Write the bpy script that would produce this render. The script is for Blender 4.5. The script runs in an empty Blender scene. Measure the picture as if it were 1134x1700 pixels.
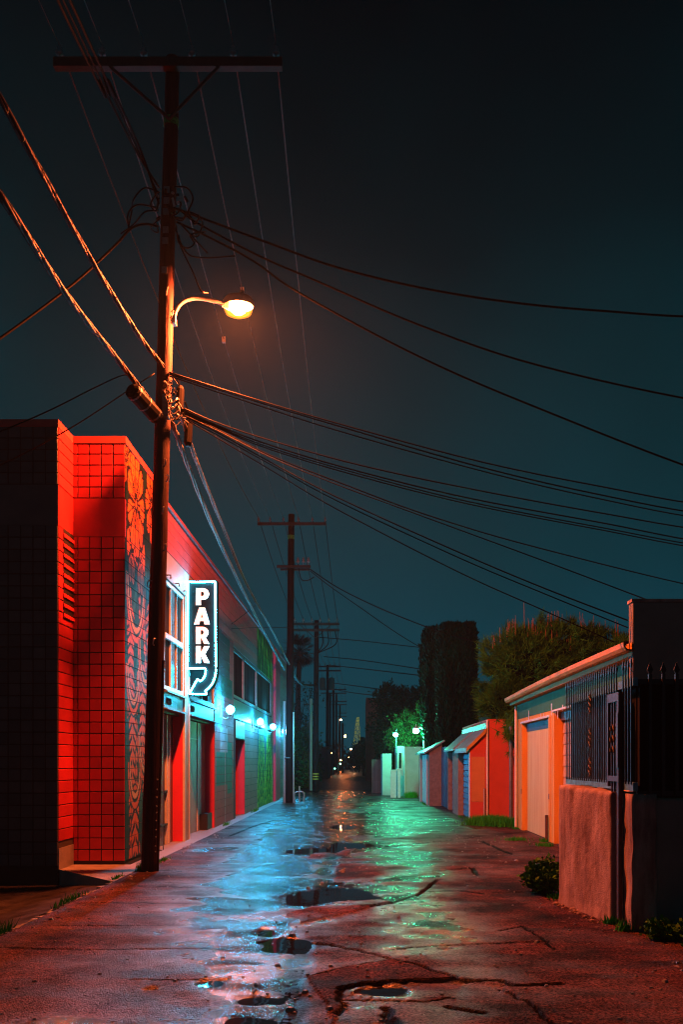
import bpy, bmesh, math, random
import numpy as np
from mathutils import Vector

random.seed(7)
rng = np.random.default_rng(7)
S = bpy.context.scene
COL = S.collection
PI = math.pi

# ------------------------------------------------------------------ camera
F, VX, HY, EYE = 1450.0, 599.0, 1265.0, 1.5      # focal length (px of 1134x1700), vanishing point, horizon, eye height
cam_d = bpy.data.cameras.new('camera')
cam = bpy.data.objects.new('camera', cam_d)
COL.objects.link(cam)
cam.location = (0, 0, EYE)
cam.rotation_euler = (PI / 2, 0, 0)
cam_d.sensor_fit = 'VERTICAL'
cam_d.sensor_height = 36
cam_d.sensor_width = 36
cam_d.lens = 36 * F / 1700
cam_d.shift_x = -(VX - 567) / 1700
cam_d.shift_y = (HY - 850) / 1700
cam_d.clip_start = 0.05
cam_d.clip_end = 1000
S.camera = cam

# ------------------------------------------------------------------ night sky
W = bpy.data.worlds.new('World')
S.world = W
W.use_nodes = True
nt = W.node_tree
nt.nodes.clear()
wo = nt.nodes.new('ShaderNodeOutputWorld')
bg = nt.nodes.new('ShaderNodeBackground')
tc = nt.nodes.new('ShaderNodeTexCoord')
sx = nt.nodes.new('ShaderNodeSeparateXYZ')
rp = nt.nodes.new('ShaderNodeValToRGB')
nz = nt.nodes.new('ShaderNodeTexNoise')
nz.inputs['Scale'].default_value = 3.0
nz.inputs['Detail'].default_value = 4
ma = nt.nodes.new('ShaderNodeMath'); ma.operation = 'MULTIPLY_ADD'
ma.inputs[1].default_value = 0.24
mm = nt.nodes.new('ShaderNodeMath'); mm.operation = 'ADD'
mm.inputs[1].default_value = -0.12
nt.links.new(tc.outputs['Generated'], sx.inputs[0])
nt.links.new(tc.outputs['Generated'], nz.inputs['Vector'])
nt.links.new(nz.outputs['Fac'], ma.inputs[0])
nt.links.new(sx.outputs['Z'], mm.inputs[0])
nt.links.new(mm.outputs[0], ma.inputs[2])
nt.links.new(ma.outputs[0], rp.inputs[0])
el = rp.color_ramp.elements
el[0].position = 0.0; el[0].color = (0.0008, 0.048, 0.073, 1)
el[1].position = 0.70; el[1].color = (0.0001, 0.0018, 0.0028, 1)
for p, c in ((0.13, (0.0012, 0.040, 0.058, 1)), (0.24, (0.0004, 0.030, 0.041, 1)), (0.38, (0.0003, 0.020, 0.0265, 1)), (0.52, (0.0002, 0.0082, 0.0112, 1))):
    e = el.new(p); e.color = c
bg.inputs['Strength'].default_value = 1.0
nt.links.new(rp.outputs[0], bg.inputs['Color'])
nt.links.new(bg.outputs[0], wo.inputs['Surface'])

vs = S.view_settings
vs.view_transform = 'Standard'
vs.look = 'None'
vs.exposure = 0
vs.gamma = 1
vs.use_curve_mapping = False
S.display_settings.display_device = 'sRGB'
cy = S.cycles
cy.use_denoising = True
cy.use_adaptive_sampling = False
try:
    cy.denoiser = 'OPENIMAGEDENOISE'
except Exception:
    pass
cy.max_bounces = 6
cy.diffuse_bounces = 3
cy.glossy_bounces = 4
cy.transmission_bounces = 4
cy.volume_bounces = 0
cy.caustics_reflective = False
cy.caustics_refractive = False
cy.sample_clamp_indirect = 2
cy.sample_clamp_direct = 70
cy.filter_width = 1.15

# light colours and strengths of the lamps the place has
SODIUM = (1.0, 0.14, 0.03)
CYAN = (0.03, 0.56, 1.0)
GREEN = (0.07, 1.0, 0.52)
L_STREET, L_WALL, L_NEON, L_GREEN = 10500, 760, 210, 850
HAZE_DENSITY = 0.0008

# ------------------------------------------------------------------ helpers
def at(px, py, d):
    return Vector(((px - VX) / F * d, d, EYE + (HY - py) / F * d))

def gp(px, py, z=0.0):
    d = F * (EYE - z) / (py - HY)
    return ((px - VX) / F * d, d)

WLOC = {}

def thing(name, label, cat, loc=(0, 0, 0), group=None):
    o = bpy.data.objects.new(name, None)
    o.empty_display_size = 0.2
    COL.objects.link(o)
    o.location = loc
    WLOC[o.name] = Vector(loc)
    o['label'] = label
    o['category'] = cat
    if group:
        o['group'] = group
    return o

def tag(o, label, cat, group=None):
    o['label'] = label
    o['category'] = cat
    if group:
        o['group'] = group
    return o

class MB:
    def __init__(self):
        self.v = []; self.f = []; self.smooth = False
    def quad(self, a, b, c, d):
        n = len(self.v)
        self.v += [tuple(a), tuple(b), tuple(c), tuple(d)]
        self.f.append((n, n + 1, n + 2, n + 3))
    def poly(self, pts):
        n = len(self.v)
        self.v += [tuple(p) for p in pts]
        self.f.append(tuple(range(n, n + len(pts))))
    def box(self, x0, x1, y0, y1, z0, z1):
        n = len(self.v)
        self.v += [(x0, y0, z0), (x1, y0, z0), (x1, y1, z0), (x0, y1, z0), (x0, y0, z1), (x1, y0, z1), (x1, y1, z1), (x0, y1, z1)]
        for f in ((0, 3, 2, 1), (4, 5, 6, 7), (0, 1, 5, 4), (1, 2, 6, 5), (2, 3, 7, 6), (3, 0, 4, 7)):
            self.f.append(tuple(n + i for i in f))
        return self
    def hexa(self, b, t):
        """box from four bottom and four top corners (counter-clockwise)"""
        n = len(self.v)
        self.v += [tuple(p) for p in b] + [tuple(p) for p in t]
        for f in ((0, 3, 2, 1), (4, 5, 6, 7), (0, 1, 5, 4), (1, 2, 6, 5), (2, 3, 7, 6), (3, 0, 4, 7)):
            self.f.append(tuple(n + i for i in f))
        return self
    def prism(self, prof, axis, a, b):
        """closed profile of 2D points extruded along an axis from a to b"""
        n = len(self.v); k = len(prof)
        for t in (a, b):
            for p, q in prof:
                self.v.append({'x': (t, p, q), 'y': (p, t, q), 'z': (p, q, t)}[axis])
        for i in range(k):
            j = (i + 1) % k
            self.f.append((n + i, n + j, n + k + j, n + k + i))
        self.f.append(tuple(n + i for i in range(k - 1, -1, -1)))
        self.f.append(tuple(n + k + i for i in range(k)))
        return self
    def tube(self, pts, r, n=6, caps=True):
        pts = [Vector(p) for p in pts]
        m = len(pts); base = len(self.v)
        rr = r if isinstance(r, (list, tuple)) else [r] * m
        t0 = (pts[1] - pts[0]).normalized()
        up = Vector((0, 0, 1)) if abs(t0.z) < 0.9 else Vector((1, 0, 0))
        u = t0.cross(up).normalized()
        for i, p in enumerate(pts):
            t = (pts[min(i + 1, m - 1)] - pts[max(i - 1, 0)])
            t = t.normalized() if t.length > 1e-9 else t0
            u = (u - t * u.dot(t))
            u = u.normalized() if u.length > 1e-6 else t.orthogonal().normalized()
            w = t.cross(u)
            for k in range(n):
                a = 2 * PI * k / n
                self.v.append(tuple(p + (u * math.cos(a) + w * math.sin(a)) * rr[i]))
        for i in range(m - 1):
            for k in range(n):
                a = base + i * n + k; b = base + i * n + (k + 1) % n
                self.f.append((a, b, b + n, a + n))
        if caps:
            self.f.append(tuple(base + k for k in range(n - 1, -1, -1)))
            self.f.append(tuple(base + (m - 1) * n + k for k in range(n)))
        return self
    def ball(self, c, rx, ry=None, rz=None, nu=14, nv=9):
        ry = rx if ry is None else ry; rz = rx if rz is None else rz
        base = len(self.v)
        for i in range(nv + 1):
            th = PI * i / nv
            for k in range(nu):
                ph = 2 * PI * k / nu
                self.v.append((c[0] + rx * math.sin(th) * math.cos(ph), c[1] + ry * math.sin(th) * math.sin(ph), c[2] + rz * math.cos(th)))
        for i in range(nv):
            for k in range(nu):
                a = base + i * nu + k; b = base + i * nu + (k + 1) % nu
                self.f.append((a, a + nu, b + nu, b))
        return self
    def lathe(self, c, prof, n=12):
        base = len(self.v); m = len(prof)
        for r, z in prof:
            for k in range(n):
                a = 2 * PI * k / n
                self.v.append((c[0] + r * math.cos(a), c[1] + r * math.sin(a), c[2] + z))
        for i in range(m - 1):
            for k in range(n):
                a = base + i * n + k; b = base + i * n + (k + 1) % n
                self.f.append((a, b, b + n, a + n))
        self.f.append(tuple(base + k for k in range(n - 1, -1, -1)))
        self.f.append(tuple(base + (m - 1) * n + k for k in range(n)))
        return self
    def build(self, name, mat, parent=None, label=None, kind=None, smooth=None, bevel=0):
        me = bpy.data.meshes.new(name)
        off = WLOC.get(parent.name, Vector()) if parent else Vector()
        ox, oy, oz = off
        me.from_pydata([(x - ox, y - oy, z - oz) for x, y, z in self.v], [], self.f)
        me.materials.append(mat)
        if smooth if smooth is not None else self.smooth:
            me.polygons.foreach_set('use_smooth', [True] * len(me.polygons))
        me.update()
        o = bpy.data.objects.new(name, me)
        COL.objects.link(o)
        if parent:
            o.parent = parent
            WLOC[o.name] = off
        if label: o['label'] = label
        if kind: o['kind'] = kind
        if bevel:
            b = o.modifiers.new('bevel', 'BEVEL'); b.width = bevel; b.segments = 2; b.limit_method = 'ANGLE'
        return o

def inst(mesh, name, loc, parent, rot=None, scale=None):
    """another object on shared mesh data; loc in world space"""
    o = bpy.data.objects.new(name, mesh)
    COL.objects.link(o)
    if parent:
        o.parent = parent
        o.location = Vector(loc) - WLOC.get(parent.name, Vector())
    else:
        o.location = loc
    if rot: o.rotation_euler = rot
    if scale: o.scale = scale
    return o

def mesh_only(mb, name, mat, smooth=False):
    me = bpy.data.meshes.new(name)
    me.from_pydata(mb.v, [], mb.f)
    me.materials.append(mat)
    if smooth: me.polygons.foreach_set('use_smooth', [True] * len(me.polygons))
    return me

def raw_mesh(name, V, Fc, mat, parent=None, kind=None, smooth=False):
    me = bpy.data.meshes.new(name)
    V = np.asarray(V, dtype=np.float32)
    if parent: V = V - np.array(WLOC.get(parent.name, Vector()), dtype=np.float32)
    Fc = np.asarray(Fc, dtype=np.int32)
    n, k = Fc.shape
    me.vertices.add(len(V)); me.vertices.foreach_set('co', V.ravel())
    me.loops.add(n * k); me.loops.foreach_set('vertex_index', Fc.ravel())
    me.polygons.add(n)
    me.polygons.foreach_set('loop_start', np.arange(n, dtype=np.int32) * k)
    try: me.polygons.foreach_set('loop_total', np.full(n, k, dtype=np.int32))
    except Exception: pass
    me.polygons.foreach_set('use_smooth', np.full(n, smooth, dtype=bool))
    me.update(calc_edges=True); me.validate()
    if isinstance(mat, (list, tuple)):
        for m_ in mat: me.materials.append(m_)
    else: me.materials.append(mat)
    o = bpy.data.objects.new(name, me)
    COL.objects.link(o)
    if parent:
        o.parent = parent
        WLOC[o.name] = WLOC.get(parent.name, Vector())
    if kind: o['kind'] = kind
    return o

def smoothpts(pts, n=8):
    """Catmull-Rom through 3D points"""
    P = [Vector(p) for p in pts]
    if len(P) < 3:
        return [P[0].lerp(P[1], i / n) for i in range(n + 1)]
    P = [P[0] * 2 - P[1]] + P + [P[-1] * 2 - P[-2]]
    out = []
    for i in range(1, len(P) - 2):
        a, b, c, d = P[i - 1], P[i], P[i + 1], P[i + 2]
        for k in range(n):
            t = k / n
            out.append(0.5 * ((2 * b) + (c - a) * t + (2 * a - 5 * b + 4 * c - d) * t * t + (3 * b - a - 3 * c + d) * t ** 3))
    out.append(P[-2])
    return out

# ------------------------------------------------------------------ materials
def mat(name, c1, c2=None, scale=3.0, rough=0.7, rough2=None, bump=0.0, bscale=40.0, metal=0.0, streak=0, spec=0.5, coat=0.0, isob=False, detail=5, sharp=0.0, dist=0.01, coords='Object'):
    m = bpy.data.materials.new(name); m.use_nodes = True
    t = m.node_tree; b = t.nodes['Principled BSDF']
    b.inputs['Metallic'].default_value = metal
    b.inputs['Roughness'].default_value = rough
    b.inputs['Specular IOR Level'].default_value = spec
    b.inputs['Coat Weight'].default_value = coat
    tcn = t.nodes.new('ShaderNodeTexCoord')
    vec = tcn.outputs[coords]
    if streak:
        mp = t.nodes.new('ShaderNodeMapping')
        mp.inputs['Scale'].default_value = (1, 1, 1.0 / streak)
        t.links.new(vec, mp.inputs[0]); vec2 = mp.outputs[0]
    else:
        vec2 = vec
    n = t.nodes.new('ShaderNodeTexNoise')
    n.inputs['Scale'].default_value = scale; n.inputs['Detail'].default_value = detail
    n.inputs['Roughness'].default_value = 0.62
    t.links.new(vec2, n.inputs['Vector'])
    r = t.nodes.new('ShaderNodeValToRGB')
    lo, hi = 0.28 + sharp * 0.17, 0.72 - sharp * 0.17
    r.color_ramp.elements[0].position = lo; r.color_ramp.elements[1].position = hi
    c2 = c2 if c2 else tuple(x * 0.65 for x in c1)
    r.color_ramp.elements[0].color = (*c2, 1); r.color_ramp.elements[1].color = (*c1, 1)
    t.links.new(n.outputs['Fac'], r.inputs[0])
    t.links.new(r.outputs[0], b.inputs['Base Color'])
    if rough2 is not None:
        mr = t.nodes.new('ShaderNodeMapRange')
        mr.inputs[1].default_value = 0.3; mr.inputs[2].default_value = 0.7
        mr.inputs[3].default_value = rough2; mr.inputs[4].default_value = rough
        t.links.new(n.outputs['Fac'], mr.inputs[0]); t.links.new(mr.outputs[0], b.inputs['Roughness'])
    if bump:
        n2 = t.nodes.new('ShaderNodeTexNoise'); n2.inputs['Scale'].default_value = bscale; n2.inputs['Detail'].default_value = 4
        t.links.new(vec2 if streak and not isob else vec, n2.inputs['Vector'])
        bp = t.nodes.new('ShaderNodeBump'); bp.inputs['Strength'].default_value = bump; bp.inputs['Distance'].default_value = dist
        t.links.new(n2.outputs['Fac'], bp.inputs['Height']); t.links.new(bp.outputs[0], b.inputs['Normal'])
    return m

def piece_tone(m, lo, hi):
    t = m.node_tree; b = t.nodes['Principled BSDF']
    src = [l for l in t.links if l.to_socket == b.inputs['Base Color']][0].from_socket
    oi = t.nodes.new('ShaderNodeObjectInfo'); mr = t.nodes.new('ShaderNodeMapRange'); mr.inputs[3].default_value = lo; mr.inputs[4].default_value = hi
    hs = t.nodes.new('ShaderNodeHueSaturation'); t.links.new(oi.outputs['Random'], mr.inputs[0]); t.links.new(mr.outputs[0], hs.inputs['Value'])
    t.links.new(src, hs.inputs['Color']); t.links.new(hs.outputs[0], b.inputs['Base Color'])
    # object coordinates differ per piece: shift the grain so that neighbours do not repeat
    for n in t.nodes:
        if n.type == 'TEX_NOISE':
            l = [l for l in t.links if l.to_node == n and l.to_socket.name == 'Vector'][0]; sv = l.from_socket
            ad = t.nodes.new('ShaderNodeVectorMath'); ad.operation = 'ADD'
            sc2 = t.nodes.new('ShaderNodeVectorMath'); sc2.operation = 'SCALE'; sc2.inputs['Scale'].default_value = 37.0
            cx = t.nodes.new('ShaderNodeCombineXYZ'); t.links.new(oi.outputs['Random'], cx.inputs[0]); t.links.new(oi.outputs['Random'], cx.inputs[2])
            t.links.new(cx.outputs[0], sc2.inputs[0]); t.links.new(sv, ad.inputs[0]); t.links.new(sc2.outputs[0], ad.inputs[1]); t.links.new(ad.outputs[0], n.inputs['Vector'])

def emit(name, col, strength):
    m = bpy.data.materials.new(name); m.use_nodes = True
    t = m.node_tree; t.nodes.clear()
    o = t.nodes.new('ShaderNodeOutputMaterial'); e = t.nodes.new('ShaderNodeEmission')
    e.inputs[0].default_value = (*col, 1); e.inputs[1].default_value = strength
    t.links.new(e.outputs[0], o.inputs['Surface'])
    m.cycles.emission_sampling = 'FRONT'
    return m

def paint_attr(name, rough=0.6, bump=0.15):
    m = mat(name, (1, 1, 1), (0.75, 0.75, 0.75), scale=6, rough=rough, bump=bump, bscale=60, spec=0.12)
    t = m.node_tree; b = t.nodes['Principled BSDF']
    a = t.nodes.new('ShaderNodeVertexColor'); a.layer_name = 'paint'
    mx = t.nodes.new('ShaderNodeMix'); mx.data_type = 'RGBA'; mx.blend_type = 'MULTIPLY'; mx.inputs['Factor'].default_value = 1
    src = [l for l in t.links if l.to_socket == b.inputs['Base Color']][0].from_socket
    t.links.new(src, mx.inputs['A']); t.links.new(a.outputs['Color'], mx.inputs['B'])
    t.links.new(mx.outputs['Result'], b.inputs['Base Color'])
    return m

M = dict(
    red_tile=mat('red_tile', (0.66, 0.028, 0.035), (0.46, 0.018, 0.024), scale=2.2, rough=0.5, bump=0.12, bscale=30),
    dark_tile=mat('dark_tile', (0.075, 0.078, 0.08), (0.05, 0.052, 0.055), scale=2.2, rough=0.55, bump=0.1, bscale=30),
    grout=mat('grout', (0.05, 0.035, 0.03), rough=0.9, bump=0.2),
    cap=mat('cap', (0.60, 0.06, 0.05), (0.45, 0.04, 0.035), scale=4, rough=0.5, bump=0.1),
    concrete=mat('concrete', (0.30, 0.29, 0.27), (0.17, 0.165, 0.155), scale=5, rough=0.6, rough2=0.3, bump=0.3, bscale=90),
    driveway=mat('driveway', (0.05, 0.045, 0.044), (0.015, 0.015, 0.015), scale=3, rough=0.55, rough2=0.22, bump=0.35, bscale=70),
    soil=mat('soil', (0.055, 0.045, 0.035), (0.025, 0.022, 0.018), scale=4, rough=0.9, bump=0.5, bscale=30),
    mural=paint_attr('mural'),
    wall_red=mat('wall_red', (0.50, 0.085, 0.10), (0.36, 0.06, 0.07), scale=2.5, rough=0.6, bump=0.2, bscale=50),
    wall_mauve=mat('wall_mauve', (0.34, 0.12, 0.135), (0.22, 0.08, 0.09), scale=2.5, rough=0.65, bump=0.25, bscale=50),
    wall_beige=mat('wall_beige', (0.42, 0.33, 0.30), (0.30, 0.23, 0.21), scale=3, rough=0.6, bump=0.2, bscale=40),
    reveal_red=mat('reveal_red', (0.66, 0.030, 0.075), (0.52, 0.025, 0.06), scale=2, rough=0.55, bump=0.1),
    joint=mat('joint', (0.07, 0.05, 0.05), rough=0.95),
    teal_panel=mat('teal_panel', (0.085, 0.12, 0.125), (0.05, 0.075, 0.08), scale=5, streak=6, rough=0.35, bump=0.1),
    pale_panel=mat('pale_panel', (0.34, 0.36, 0.34), (0.22, 0.25, 0.24), scale=3, rough=0.5, bump=0.15),
    frame=mat('frame', (0.62, 0.62, 0.58), (0.45, 0.45, 0.42), scale=8, rough=0.5, bump=0.15),
    steel=mat('steel', (0.20, 0.22, 0.22), (0.11, 0.12, 0.12), scale=9, rough=0.5, metal=0.3, bump=0.2),
    rust=mat('rust', (0.12, 0.05, 0.03), (0.05, 0.025, 0.02), scale=14, rough=0.85, bump=0.3),
    dark_glass=mat('dark_glass', (0.012, 0.016, 0.018), rough=0.35, spec=0.05),
    curtain=mat('curtain', (0.08, 0.06, 0.045), (0.03, 0.025, 0.022), scale=5, streak=9, rough=0.8),
    sign_face=mat('sign_face', (0.0016, 0.0045, 0.0045), (0.0012, 0.003, 0.003), scale=6, rough=0.6, bump=0.05, spec=0.04),
    sign_metal=mat('sign_metal', (0.002, 0.005, 0.005), rough=0.6, spec=0.05),
    bundle_neon_lit=mat('bundle_neon_lit', (0.20, 0.20, 0.195), (0.05, 0.05, 0.05), scale=18, rough=0.5, sharp=0.4),  # paler copy of the bundle, with the neon's light put into its colour
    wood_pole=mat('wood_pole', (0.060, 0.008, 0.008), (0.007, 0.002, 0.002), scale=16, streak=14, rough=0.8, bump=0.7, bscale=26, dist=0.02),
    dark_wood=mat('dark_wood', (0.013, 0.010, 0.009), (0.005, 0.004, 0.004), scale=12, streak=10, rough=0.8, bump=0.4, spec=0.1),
    black_cable=mat('black_cable', (0.0015, 0.0015, 0.0015), rough=0.7, spec=0.03),
    crossarm=mat('crossarm', (0.03, 0.027, 0.022), (0.014, 0.012, 0.01), scale=9, rough=0.75, bump=0.3),
    insulator=mat('insulator', (0.25, 0.28, 0.28), (0.18, 0.2, 0.2), rough=0.15),
    galv=mat('galv', (0.42, 0.42, 0.40), (0.28, 0.28, 0.27), scale=20, rough=0.45, metal=0.5, bump=0.1),
    cable=mat('cable', (0.005, 0.0045, 0.0045), rough=0.6, spec=0.08),
    bundle=mat('bundle', (0.03, 0.024, 0.023), (0.004, 0.004, 0.004), scale=18, rough=0.6, spec=0.25, sharp=0.5),
    bare=mat('bare', (0.13, 0.13, 0.125), rough=0.5, metal=0.3),
    green_tag=mat('green_tag', (0.06, 0.42, 0.08), (0.02, 0.12, 0.03), scale=30, rough=0.5, sharp=0.8),
    yellow_tag=mat('yellow_tag', (0.6, 0.5, 0.06), rough=0.5),
    stucco=mat('stucco', (0.44, 0.32, 0.28), (0.17, 0.10, 0.09), scale=7, streak=4, rough=0.95, bump=0.8, bscale=75, dist=0.008, isob=True, sharp=0.3),
    grey_stucco=mat('grey_stucco', (0.22, 0.21, 0.19), (0.15, 0.14, 0.125), scale=2, rough=0.9, bump=0.5, bscale=60),
    iron=mat('iron', (0.030, 0.020, 0.018), (0.010, 0.008, 0.008), scale=18, rough=0.55, metal=0.2, bump=0.2),
    iron_worn=mat('iron_worn', (0.075, 0.03, 0.024), (0.025, 0.012, 0.01), scale=18, rough=0.6, bump=0.2),
    rail_blue=mat('rail_blue', (0.10, 0.36, 0.50), (0.05, 0.10, 0.13), scale=6, rough=0.6, sharp=0.5),
    sheet=mat('sheet', (0.012, 0.012, 0.013), (0.008, 0.008, 0.008), scale=6, rough=0.9, spec=0.1),
    orange=mat('orange', (0.74, 0.42, 0.09), (0.56, 0.28, 0.06), scale=3, streak=4, spec=0.15, rough=0.75, bump=0.25, bscale=60),
    band_green=mat('band_green', (0.03, 0.17, 0.06), (0.02, 0.11, 0.04), scale=4, rough=0.75, bump=0.2),
    door_cream=mat('door_cream', (0.78, 0.70, 0.30), (0.62, 0.46, 0.17), scale=7, streak=12, spec=0.15, rough=0.65, bump=0.1),
    plank=mat('plank', (0.62, 0.46, 0.34), (0.50, 0.36, 0.26), scale=5, rough=0.7, bump=0.15),
    white_paint=mat('white_paint', (0.75, 0.74, 0.70), (0.58, 0.57, 0.53), scale=10, rough=0.6, bump=0.1),
    gutter=mat('gutter', (0.60, 0.36, 0.09), (0.40, 0.20, 0.05), scale=4, spec=0.12, rough=0.6, bump=0.1),
    roofing=mat('roofing', (0.12, 0.11, 0.10), (0.06, 0.055, 0.05), scale=12, rough=0.85, bump=0.5, bscale=80),
    red_wall=mat('red_wall', (0.58, 0.085, 0.055), (0.46, 0.065, 0.045), scale=3, rough=0.75, bump=0.3, bscale=60),
    orange_patch=mat('orange_patch', (0.56, 0.24, 0.08), (0.46, 0.19, 0.06), scale=4, rough=0.75, bump=0.25, bscale=60),
    blue_door=mat('blue_door', (0.06, 0.26, 0.46), (0.045, 0.19, 0.35), scale=5, rough=0.5, bump=0.1),
    roof_blue=mat('roof_blue', (0.30, 0.36, 0.40), (0.2, 0.25, 0.28), scale=6, rough=0.45, bump=0.2),
    dark_blue=mat('dark_blue', (0.03, 0.09, 0.17), (0.02, 0.06, 0.12), scale=5, rough=0.6),
    tan=mat('tan', (0.34, 0.28, 0.22), (0.20, 0.16, 0.13), scale=9, rough=0.95, bump=0.7, bscale=30, dist=0.02),
    pale_wall=mat('pale_wall', (0.48, 0.50, 0.46), (0.38, 0.40, 0.37), scale=3, rough=0.7, bump=0.2),
    brown_wood=mat('brown_wood', (0.16, 0.10, 0.08), (0.10, 0.06, 0.05), scale=6, streak=5, rough=0.7),
    leaf=mat('leaf', (0.05, 0.15, 0.035), (0.02, 0.055, 0.016), scale=2.2, spec=0.06, rough=0.55, sharp=0.3),
    leaf_warm=mat('leaf_warm', (0.075, 0.28, 0.02), (0.02, 0.10, 0.012), scale=3.5, spec=0.06, rough=0.55, sharp=0.3),
    leaf_dark=mat('leaf_dark', (0.018, 0.05, 0.022), (0.008, 0.022, 0.010), scale=1.5, spec=0.06, rough=0.6, sharp=0.3),
    cypress=mat('cypress', (0.0025, 0.05, 0.022), (0.001, 0.013, 0.007), scale=3, streak=4, spec=0.06, rough=0.65, sharp=0.4),
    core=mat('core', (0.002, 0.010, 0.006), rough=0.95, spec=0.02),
    candle=mat('candle', (0.30, 0.17, 0.09), (0.2, 0.11, 0.06), rough=0.7),
    bark=mat('bark', (0.09, 0.065, 0.045), (0.04, 0.03, 0.022), scale=12, streak=5, rough=0.9, bump=0.6, bscale=25),
    grass=mat('grass', (0.035, 0.38, 0.02), (0.02, 0.2, 0.015), scale=5, spec=0.06, rough=0.55),
    far_roof=mat('far_roof', (0.30, 0.20, 0.17), (0.22, 0.15, 0.13), scale=2, rough=0.8),
    far_wall=mat('far_wall', (0.09, 0.085, 0.08), (0.06, 0.055, 0.055), scale=2, rough=0.8),
    black=mat('black', (0.012, 0.012, 0.012), rough=0.6),
)
for k_, lo_, hi_ in (('red_tile', 0.72, 1.08), ('dark_tile', 0.7, 1.15), ('wall_mauve', 0.75, 1.15), ('wall_red', 0.85, 1.1), ('plank', 0.8, 1.08), ('blue_door', 0.8, 1.1), ('brown_wood', 0.7, 1.2), ('dark_blue', 0.8, 1.2)):
    piece_tone(M[k_], lo_, hi_)
M['letters'] = mat('letters', (0.85, 0.82, 0.74), (0.78, 0.75, 0.68), rough=0.5)
lb = M['letters'].node_tree.nodes['Principled BSDF']
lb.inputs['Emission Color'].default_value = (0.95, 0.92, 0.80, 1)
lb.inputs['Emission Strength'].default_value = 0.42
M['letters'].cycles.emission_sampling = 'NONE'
M['refractor'] = emit('refractor', (1.0, 0.30, 0.03), 2.2)
M['refractor'].cycles.emission_sampling = 'NONE'
gm = bpy.data.materials.new('glowing_glass'); gm.use_nodes = True; t = gm.node_tree; t.nodes.clear()
o_ = t.nodes.new('ShaderNodeOutputMaterial'); a_ = t.nodes.new('ShaderNodeAddShader'); tr_ = t.nodes.new('ShaderNodeBsdfTransparent'); e_ = t.nodes.new('ShaderNodeEmission')
e_.inputs[0].default_value = (1.0, 0.23, 0.015, 1); e_.inputs[1].default_value = 0.9
t.links.new(tr_.outputs[0], a_.inputs[0]); t.links.new(e_.outputs[0], a_.inputs[1]); t.links.new(a_.outputs[0], o_.inputs['Surface'])
gm.cycles.emission_sampling = 'NONE'; M['glowing_glass'] = gm
M['sodium'] = emit('sodium', SODIUM, L_STREET * 1.65)
M['wall_light'] = emit('wall_light', CYAN, L_WALL)
M['neon'] = emit('neon', (0.05, 0.66, 1.0), L_NEON)
M['green_light'] = emit('green_light', GREEN, L_GREEN)
M['far_orange'] = emit('far_orange', (1, 0.22, 0.05), 420)
M['far_white'] = emit('far_white', (1, 0.45, 0.2), 90)
M['far_green'] = emit('far_green', (0.15, 0.9, 0.6), 40)
M['tower_light'] = emit('tower_light', (0.65, 0.7, 0.12), 0.45)
M['tower_light'].cycles.emission_sampling = 'NONE'

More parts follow.
